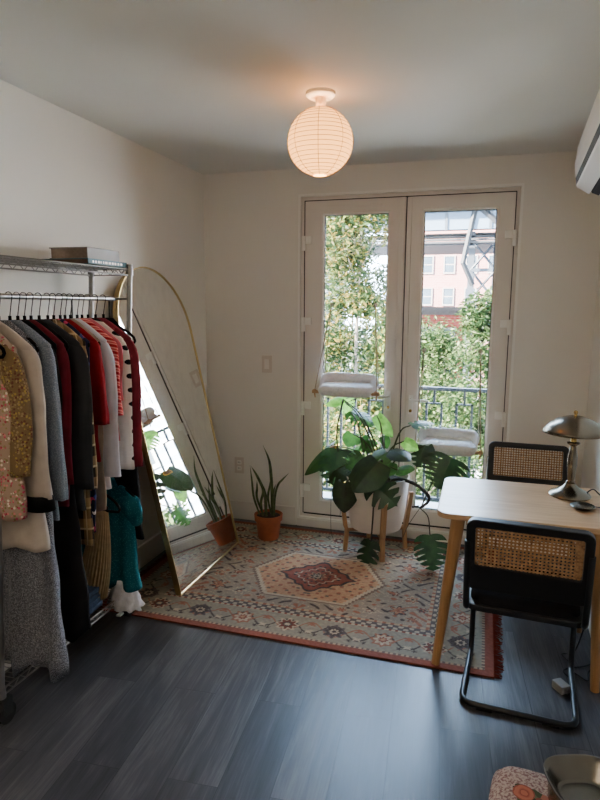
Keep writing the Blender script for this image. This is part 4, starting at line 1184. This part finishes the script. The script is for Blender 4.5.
# ------------------------------------------------------------------ stool and pewter bowl in the bottom corner
SZ = .45
sto = thing('footstool', 'upholstered stool with a floral needlepoint seat at the bottom edge', 'stool', (.0, .0, 0))
sto.matrix_world = Matrix.Translation((.078, 1.42, 0)) @ Matrix.Rotation(math.radians(-7), 4, 'Z') @ Matrix.Translation((-.078, -1.42, 0))
sx0, sx1, sy0, sy1 = .078, .43, 1.08, 1.432
def needle(t, co, x, y, z):
    g = t.noise(co, 170, 2)
    base = t.ramp(g, [(.4, lin((116, 84, 78))), (.56, lin((164, 142, 128)))])
    v = t.n('ShaderNodeTexVoronoi'); v.inputs['Scale'].default_value = 62; t.l(co, v.inputs['Vector'])
    sp_ = t.n('ShaderNodeSeparateColor'); t.l(v.outputs['Color'], sp_.inputs[0])
    cols = [(66, 68, 44), (120, 66, 52), (48, 52, 36), (150, 92, 72), (92, 88, 60), (150, 128, 112), (60, 62, 42)]
    pick = t.ramp(sp_.outputs[0], [(i / len(cols), lin(c)) for i, c in enumerate(cols)], 'CONSTANT')
    dx = t.math('SUBTRACT', x, .172); dy = t.math('SUBTRACT', y, 1.315)
    dd = t.math('SQRT', t.math('ADD', t.math('MULTIPLY', dx, dx), t.math('MULTIPLY', dy, dy)))
    dd = t.math('ADD', dd, t.math('MULTIPLY', t.noise(co, 24, 3), .10))
    m1 = t.math('LESS_THAN', dd, .088)
    c = t.mix(m1, base, pick)
    d2 = t.math('SQRT', t.math('ADD', t.math('POWER', t.math('ADD', dx, .02), 2), t.math('POWER', t.math('SUBTRACT', dy, .012), 2)))
    ro = t.ramp(t.math('FRACT', t.math('ADD', t.math('MULTIPLY', d2, 70), t.noise(co, 40))), [(0, lin((124, 58, 46))), (.5, lin((164, 96, 72)))])
    return t.mix(t.math('LESS_THAN', d2, .024), c, ro)
ndl = pat('floral_needlepoint', needle)
bm = B(); N = 20; g = []
for j in range(N + 1):
    row = []
    for i in range(N + 1):
        u, v = -1 + 2 * i / N, -1 + 2 * j / N
        # squircle map
        k = 1 / max(1e-6, (abs(u) ** 9 + abs(v) ** 9) ** (1 / 9)) * max(abs(u), abs(v)) if max(abs(u), abs(v)) > 0 else 1
        e = max(abs(u), abs(v))
        row.append(bm.verts.new(((sx0 + sx1) / 2 + u * k * (sx1 - sx0) / 2, (sy0 + sy1) / 2 + v * k * (sy1 - sy0) / 2, SZ - .03 + .03 * (1 - e ** 10) ** .5 + .004 * (1 - e * e))))
    g.append(row)
for j in range(N):
    for i in range(N): bm.faces.new((g[j][i], g[j][i + 1], g[j + 1][i + 1], g[j + 1][i]))
lo_ = [g[0][i] for i in range(N)] + [g[j][N] for j in range(N)] + [g[N][i] for i in range(N, 0, -1)] + [g[j][0] for j in range(N, 0, -1)]
lw = [bm.verts.new((v.co.x, v.co.y, SZ - .075)) for v in lo_]
for k in range(len(lo_)): bm.faces.new((lo_[k], lw[k], lw[(k + 1) % len(lo_)], lo_[(k + 1) % len(lo_)]))
bm.faces.new(lw)
obj('seat_cushion', bm, ndl, sto, smooth=True)
bm = B(); prism(bm, rrect(sx0 + .012, sy0 + .012, sx1 - .012, sy1 - .012, .03), SZ - .11, SZ - .073); obj('seat_frame', bm, M['stem_dark'], sto)
for x in (sx0 + .035, sx1 - .035):
    for y in (sy0 + .035, sy1 - .035):
        bm = B(); tube(bm, [(x, y, 0), (x, y, .1), (x, y, SZ - .10)], [.014, .018, .022], 12); obj('leg', bm, M['stem_dark'], sto, smooth='auto')
bw = thing('pewter_bowl', 'squarish pewter bowl standing on the floral stool', 'bowl', (.270, 1.302, SZ + .0035), math.radians(18))
bm = B(); lathe(bm, [(0, 0), (.070, 0), (.074, .004), (.077, .050), (.080, .064), (.087, .068), (.0865, .071), (.083, .0712), (.074, .064), (.0585, .030), (.0565, .028), (.05, .027), (0, .026)], 56, power=3.0); obj('bowl_body', bm, M['pewter'], bw, smooth='auto')

# ------------------------------------------------------------------ outside
GZ = -6.5
boxo('ground', (-70, 4.9, GZ - .3), (70, 130, GZ), M['asphalt'], kind='structure')
boxo('balcony_floor', (-1.6, YB + .31, -.14), (.6, 4.82, -.02), M['concrete'], kind='structure')
rl = thing('balcony_railing', 'dark metal balcony railing with square loops outside the glass doors', 'railing', (0, 4.62, 0))
bm = B(); box(bm, (-1.6, -.022, .925), (.6, .022, .95)); obj('top_rail', bm, M['rail_metal'], rl)
bm = B(); box(bm, (-1.6, -.012, .06), (.6, .012, .085)); obj('bottom_rail', bm, M['rail_metal'], rl)
k0 = -1.50; per = .222
for k in range(9):
    x = k0 + per * k; h = .0085
    bm = B(); 
    for dx in (0, .112): box(bm, (x + dx - h, -h, .08), (x + dx + h, h, .83))
    box(bm, (x - h, -h, .818), (x + .112 + h, h, .83)); 
    obj('baluster', bm, M['rail_metal'], rl)
    bm = B(); box(bm, (x + .056 - h, -h, .83), (x + .056 + h, h, .93)); obj('spacer', bm, M['rail_metal'], rl)
for x in (-1.59, .59): boxo('post', (x - .018, -.018, -.02), (x + .018, .018, .95), M['rail_metal'], rl)

def tree(label, cxy, h_top, h_bot, rad, nleaf, size, mat, seed, trunk_r=.14, nblob=26):
    r = random.Random(seed); x0, y0 = cxy
    t = thing('tree', label, 'tree', (x0, y0, GZ), 0, 'trees outside the glass doors')
    H = h_top - GZ; hb = h_bot - GZ
    blobs = []
    for k in range(nblob):
        s = r.random(); z = hb + (H - hb) * s; q = rad * (math.sin(PI * (.12 + .80 * s)) ** .7); a = r.uniform(0, 6.28); d = q * r.uniform(.15, .8)
        blobs.append((d * math.cos(a), d * math.sin(a), z, rad * r.uniform(.25, .45)))
    V, Fc = [], []
    for k in range(nleaf):
        bx, by, bz, br = blobs[r.randrange(len(blobs))]
        d = Vector((r.gauss(0, 1), r.gauss(0, 1), r.gauss(0, 1))).normalized() * br * r.random() ** .4
        c = Vector((bx, by, bz)) + d
        if c.z > H: continue
        u = Vector((r.gauss(0, 1), r.gauss(0, 1), r.gauss(0, .6))).normalized(); n = Vector((r.gauss(0, .6), r.gauss(0, .6), 1)).normalized(); v = u.cross(n)
        if v.length < .01: continue
        v.normalize(); s = size * r.uniform(.7, 1.3); b = len(V)
        V += [c - u * s, c - v * s * .45, c + u * s, c + v * s * .45]; Fc.append((b, b + 1, b + 2, b + 3))
    me = bpy.data.meshes.new('crown'); me.from_pydata(V, [], Fc); me.materials.append(mat)
    o = bpy.data.objects.new('crown', me); COL.objects.link(o); o.parent = t; o['kind'] = 'stuff'
    bm = B(); tube(bm, smooth_path([(0, 0, 0), (.1, 0, H * .35), (-.05, .05, H * .62), (.05, 0, H * .9)], 5), [trunk_r * (1 - .05 * k) for k in range(16)], 8)
    for bx, by, bz, br in blobs[:14]:
        z = max(hb * .8, bz - rad * .7); tube(bm, smooth_path([(0, 0, z), (bx * .5, by * .5, (z + bz) / 2), (bx, by, bz)], 3), [trunk_r * .35, trunk_r * .3, trunk_r * .25, trunk_r * .2, trunk_r * .15, trunk_r * .1, trunk_r * .06], 5)
    obj('trunk', bm, M['bark'], t, smooth=True); return t
fg = foliage_mat('green_foliage', [(0, lin((16, 26, 15))), (.4, lin((34, 50, 27))), (.75, lin((58, 72, 38))), (1, lin((92, 98, 70)))])
fy = foliage_mat('yellowing_foliage', [(0, lin((20, 30, 18))), (.45, lin((44, 58, 33))), (.72, lin((74, 80, 40))), (.88, lin((104, 84, 34))), (1, lin((104, 106, 86)))])
fb = foliage_mat('distant_foliage', [(0, lin((34, 48, 38))), (.5, lin((52, 66, 50))), (1, lin((88, 96, 76)))])
tree('tall slender tree with yellowing leaves outside the left glass door', (-2.05, 10.2), 5.0, -3.5, 1.15, 46000, .052, fy, 1, trunk_r=.06, nblob=80)
tree('smaller yellow green tree low behind the left glass door railing', (-1.35, 7.2), .7, -5.0, .95, 12000, .045, fy, 2, trunk_r=.06)
tree('rounded green tree outside the right glass door, left of its middle', (-1.95, 16.8), 1.3, -5.0, 1.9, 26000, .062, fg, 3)
tree('full green tree outside the right glass door, nearest the lattice pier', (.38, 13.0), 1.95, -4.5, 1.2, 36000, .056, fg, 4, trunk_r=.08, nblob=60)
tree('low green tree beyond the railing to the far right, seen in the mirror', (2.6, 8.2), -.1, -5.0, 1.3, 9000, .08, fg, 5)
tree('pale green tree far behind the slender yellowing tree', (-4.2, 20.0), 5.3, -4.0, 1.9, 26000, .085, fb, 6, trunk_r=.08, nblob=70)
tree('low pale tree in front of the red brick building', (-1.4, 24.0), .6, -5.5, 3.2, 9000, .18, fb, 8)

def brick(name, c0, c1, mort):
    t = NT(name); co = t.coord(); s = t.n('ShaderNodeSeparateXYZ'); t.l(co, s.inputs[0])
    cb = t.n('ShaderNodeCombineXYZ'); t.l(s.outputs[0], cb.inputs[0]); t.l(s.outputs[2], cb.inputs[1])
    br = t.n('ShaderNodeTexBrick'); t.l(cb.outputs[0], br.inputs['Vector']); br.inputs['Scale'].default_value = 1; br.inputs['Brick Width'].default_value = .45; br.inputs['Row Height'].default_value = .15; br.inputs['Mortar Size'].default_value = .012
    br.inputs['Color1'].default_value = lin(c0); br.inputs['Color2'].default_value = lin(c1); br.inputs['Mortar'].default_value = lin(mort)
    return t.done(t.bsdf(br.outputs[0], .9, 0, .1))
def building(name, label, x0, x1, Y, z1, mat, rows, cols, wmat, corn, wz0, dz, wx0, dx, ww, wh):
    b = thing(name, label, 'building', (0, Y, 0), 0)
    boxo('wall', (x0, 0, GZ), (x1, 9, z1), mat, b)
    bm = B(); box(bm, (x0 - .15, -.35, z1 - .25), (x1 + .15, 0, z1)); box(bm, (x0 - .05, -.18, z1 - .5), (x1 + .05, 0, z1 - .25))
    k = x0
    while k < x1 - .1: box(bm, (k, -.28, z1 - .42), (k + .14, 0, z1 - .25)); k += .42
    obj('cornice', bm, corn, b)
    for i in range(rows):
        for j in range(cols):
            x = wx0 + dx * j; z = wz0 - dz * i
            if x + ww / 2 > x1 or x - ww / 2 < x0: continue
            bm = B(); ring_frame(bm, [(x - ww / 2 - .1, z - wh / 2 - .12), (x + ww / 2 + .1, z - wh / 2 - .12), (x + ww / 2 + .1, z + wh / 2 + .1), (x - ww / 2 - .1, z + wh / 2 + .1)], [(x - ww / 2, z - wh / 2), (x + ww / 2, z - wh / 2), (x + ww / 2, z + wh / 2), (x - ww / 2, z + wh / 2)], -.10, .0)
            box(bm, (x - ww / 2, -.06, z - .04), (x + ww / 2, -.02, z + .04))
            w = obj('window', bm, M['window_stone'], b)
            bm = B(); box(bm, (x - ww / 2, -.05, z - wh / 2), (x + ww / 2, -.012, z + wh / 2)); obj('pane', bm, wmat, w)
    return b
wm = plain('far_window_glass', (50, 60, 68), .2, var=.2, vscale=1)
building('brick_building', 'red brick building with a dark cornice beyond the trees', -6.5, -.62, 40, 1.55, brick('red_brick', (104, 40, 33), (92, 35, 28), (110, 78, 72)), 3, 5, wm, plain('dark_cornice', (40, 34, 32), .8), -.35, 1.9, -6.0, 1.28, .62, 1.0)
building('pale_building', 'pale pink brick building standing behind the red brick building', -5.9, 1.5, 55, 9.0, brick('pink_brick', (120, 84, 78), (110, 74, 70), (128, 108, 104)), 4, 4, wm, plain('pink_cornice', (100, 80, 74), .8), 5.2, 2.75, -5.0, 1.85, .8, 1.35)
building('white_building', 'pale grey building behind the yellowing trees on the left', -30, -15, 58, 7.2, plain('pale_stucco', (128, 130, 130), .9, vscale=1), 4, 8, wm, M['concrete'], 5.5, 2.4, -25, 2.2, 1.0, 1.4)
nb = thing('neighbour_building', 'pale bluish block walled building off to the right, seen in the mirror', 'building', (4.6, 6.0, 0))
boxo('wall', (0, 0, GZ), (8, 20, 13), brick('pale_block', (192, 192, 192), (166, 168, 172), (118, 126, 136)), nb)
boxo('parapet', (-.15, -.1, 13), (8.1, 20.1, 13.4), M['concrete'], nb)
for i in range(3):
    for j in range(6):
        bm = B(); y = 2.0 + j * 3.1; z = -3.2 + i * 3.4 + 1.2; ring_frame(bm, [(y - .6, z - .9), (y + .6, z - .9), (y + .6, z + .9), (y - .6, z + .9)], [(y - .5, z - .8), (y + .5, z - .8), (y + .5, z + .8), (y - .5, z + .8)], -.06, .0, 'X')
        w_ = obj('window', bm, M['concrete'], nb)
        bm = B(); box(bm, (-.02, y - .5, z - .8), (-.005, y + .5, z + .8)); obj('pane', bm, wm, w_)
# elevated bridge
steel = plain('bridge_steel', (28, 35, 44), .6, .1, vscale=2); steel_d = plain('bridge_steel_dark', (12, 16, 22), .7, .1, vscale=2)
bg = thing('elevated_bridge', 'blue grey steel elevated bridge crossing high beyond the trees', 'bridge', (0, 30, 0))
zb = 4.50
boxo('girder', (-40, 0, zb + .65), (60, .5, zb + 1.45), plain('bridge_panel', (54, 70, 86), .6, vscale=1), bg)
bm = B()
for k in range(4): box(bm, (-40, .1 + k * .25, zb + .04 + k * .15), (60, .35 + k * .3, zb + .12 + k * .15))
box(bm, (-40, .6, zb), (60, 6, zb + .15)); obj('lower_flange', bm, steel_d, bg)
bm = B()
k = -40.0
while k < 60: box(bm, (k, -.06, zb + .62), (k + .12, .0, zb + 1.5)); k += 2.0
box(bm, (-40, -.12, zb + 1.45), (60, .6, zb + 1.62)); obj('stiffener', bm, steel, bg)
boxo('deck', (-40, -.5, zb + 1.62), (60, 8, zb + 2.3), steel_d, bg)
for x0 in (-.75, 14.0, 29.0, 44.0):
    pr_ = B(); 
    for x in (x0, x0 + 1.15): box(pr_, (x - .14, .6, GZ), (x + .14, .9, zb + .6)); box(pr_, (x - .14, 2.4, GZ), (x + .14, 2.7, zb + .6))
    pier = obj('pier', pr_, steel, bg)
    bm = B(); z = GZ
    while z < zb:
        for sgn in (1, -1):
            xa, xb = (x0, x0 + 1.15) if sgn > 0 else (x0 + 1.15, x0)
            tube(bm, [(xa, .6, z), (xb, .6, z + 1.4)], .06, 4)
        box(bm, (x0, .55, z - .08), (x0 + 1.15, .65, z + .08)); z += 1.4
    obj('lattice', bm, steel, pier)
    bm = B(); tube(bm, [(x0 + .1, -.05, zb + 1.6), (x0 - .35, -.05, zb - .9), (x0 + .12, .5, zb - 1.9)], .12, 4); tube(bm, [(x0, -.05, zb + 1.9), (x0 + 1.9, -.05, zb + .2)], .13, 4); obj('bracket', bm, steel_d, pier)

# ------------------------------------------------------------------ light
w = bpy.data.worlds.new('sky'); SC.world = w; w.use_nodes = True; nt = w.node_tree; nt.nodes.clear()
o_ = nt.nodes.new('ShaderNodeOutputWorld'); bgn = nt.nodes.new('ShaderNodeBackground'); tc = nt.nodes.new('ShaderNodeTexCoord'); sx_ = nt.nodes.new('ShaderNodeSeparateXYZ'); rp = nt.nodes.new('ShaderNodeValToRGB')
nt.links.new(tc.outputs['Generated'], sx_.inputs[0]); nt.links.new(sx_.outputs[2], rp.inputs[0]); nt.links.new(rp.outputs[0], bgn.inputs[0]); nt.links.new(bgn.outputs[0], o_.inputs[0])
rp.color_ramp.elements[0].color = (.66, .82, 1, 1); rp.color_ramp.elements[1].color = (.42, .64, 1, 1); rp.color_ramp.elements[1].position = .7
bgn.inputs[1].default_value = 4.0
sun = bpy.data.lights.new('sun', 'SUN'); sun.energy = 34.0; sun.angle = math.radians(4); sun.color = (1, .90, .79)
so2 = bpy.data.objects.new('sun', sun); COL.objects.link(so2); so2.rotation_euler = Vector((.72, .48, -.5)).to_track_quat('-Z', 'Y').to_euler()
for nm, loc, sz, rot in (('sky_portal', ((DX0 + DX1) / 2, YB + .16, 1.16), (1.36, 2.2), (-PI / 2, 0, 0)),):
    a = bpy.data.lights.new(nm, 'AREA'); a.shape = 'RECTANGLE'; a.size, a.size_y = sz; a.cycles.is_portal = True
    ao = bpy.data.objects.new(nm, a); COL.objects.link(ao); ao.location = loc; ao.rotation_euler = rot

SC.view_settings.view_transform = 'AgX'
SC.view_settings.look = 'None'
SC.view_settings.exposure = 3.5
cy_ = SC.cycles
cy_.max_bounces = 10; cy_.diffuse_bounces = 6; cy_.glossy_bounces = 5; cy_.transparent_max_bounces = 24; cy_.transmission_bounces = 4
cy_.caustics_reflective = False; cy_.caustics_refractive = False; cy_.sample_clamp_indirect = 6.0
cy_.use_denoising = True
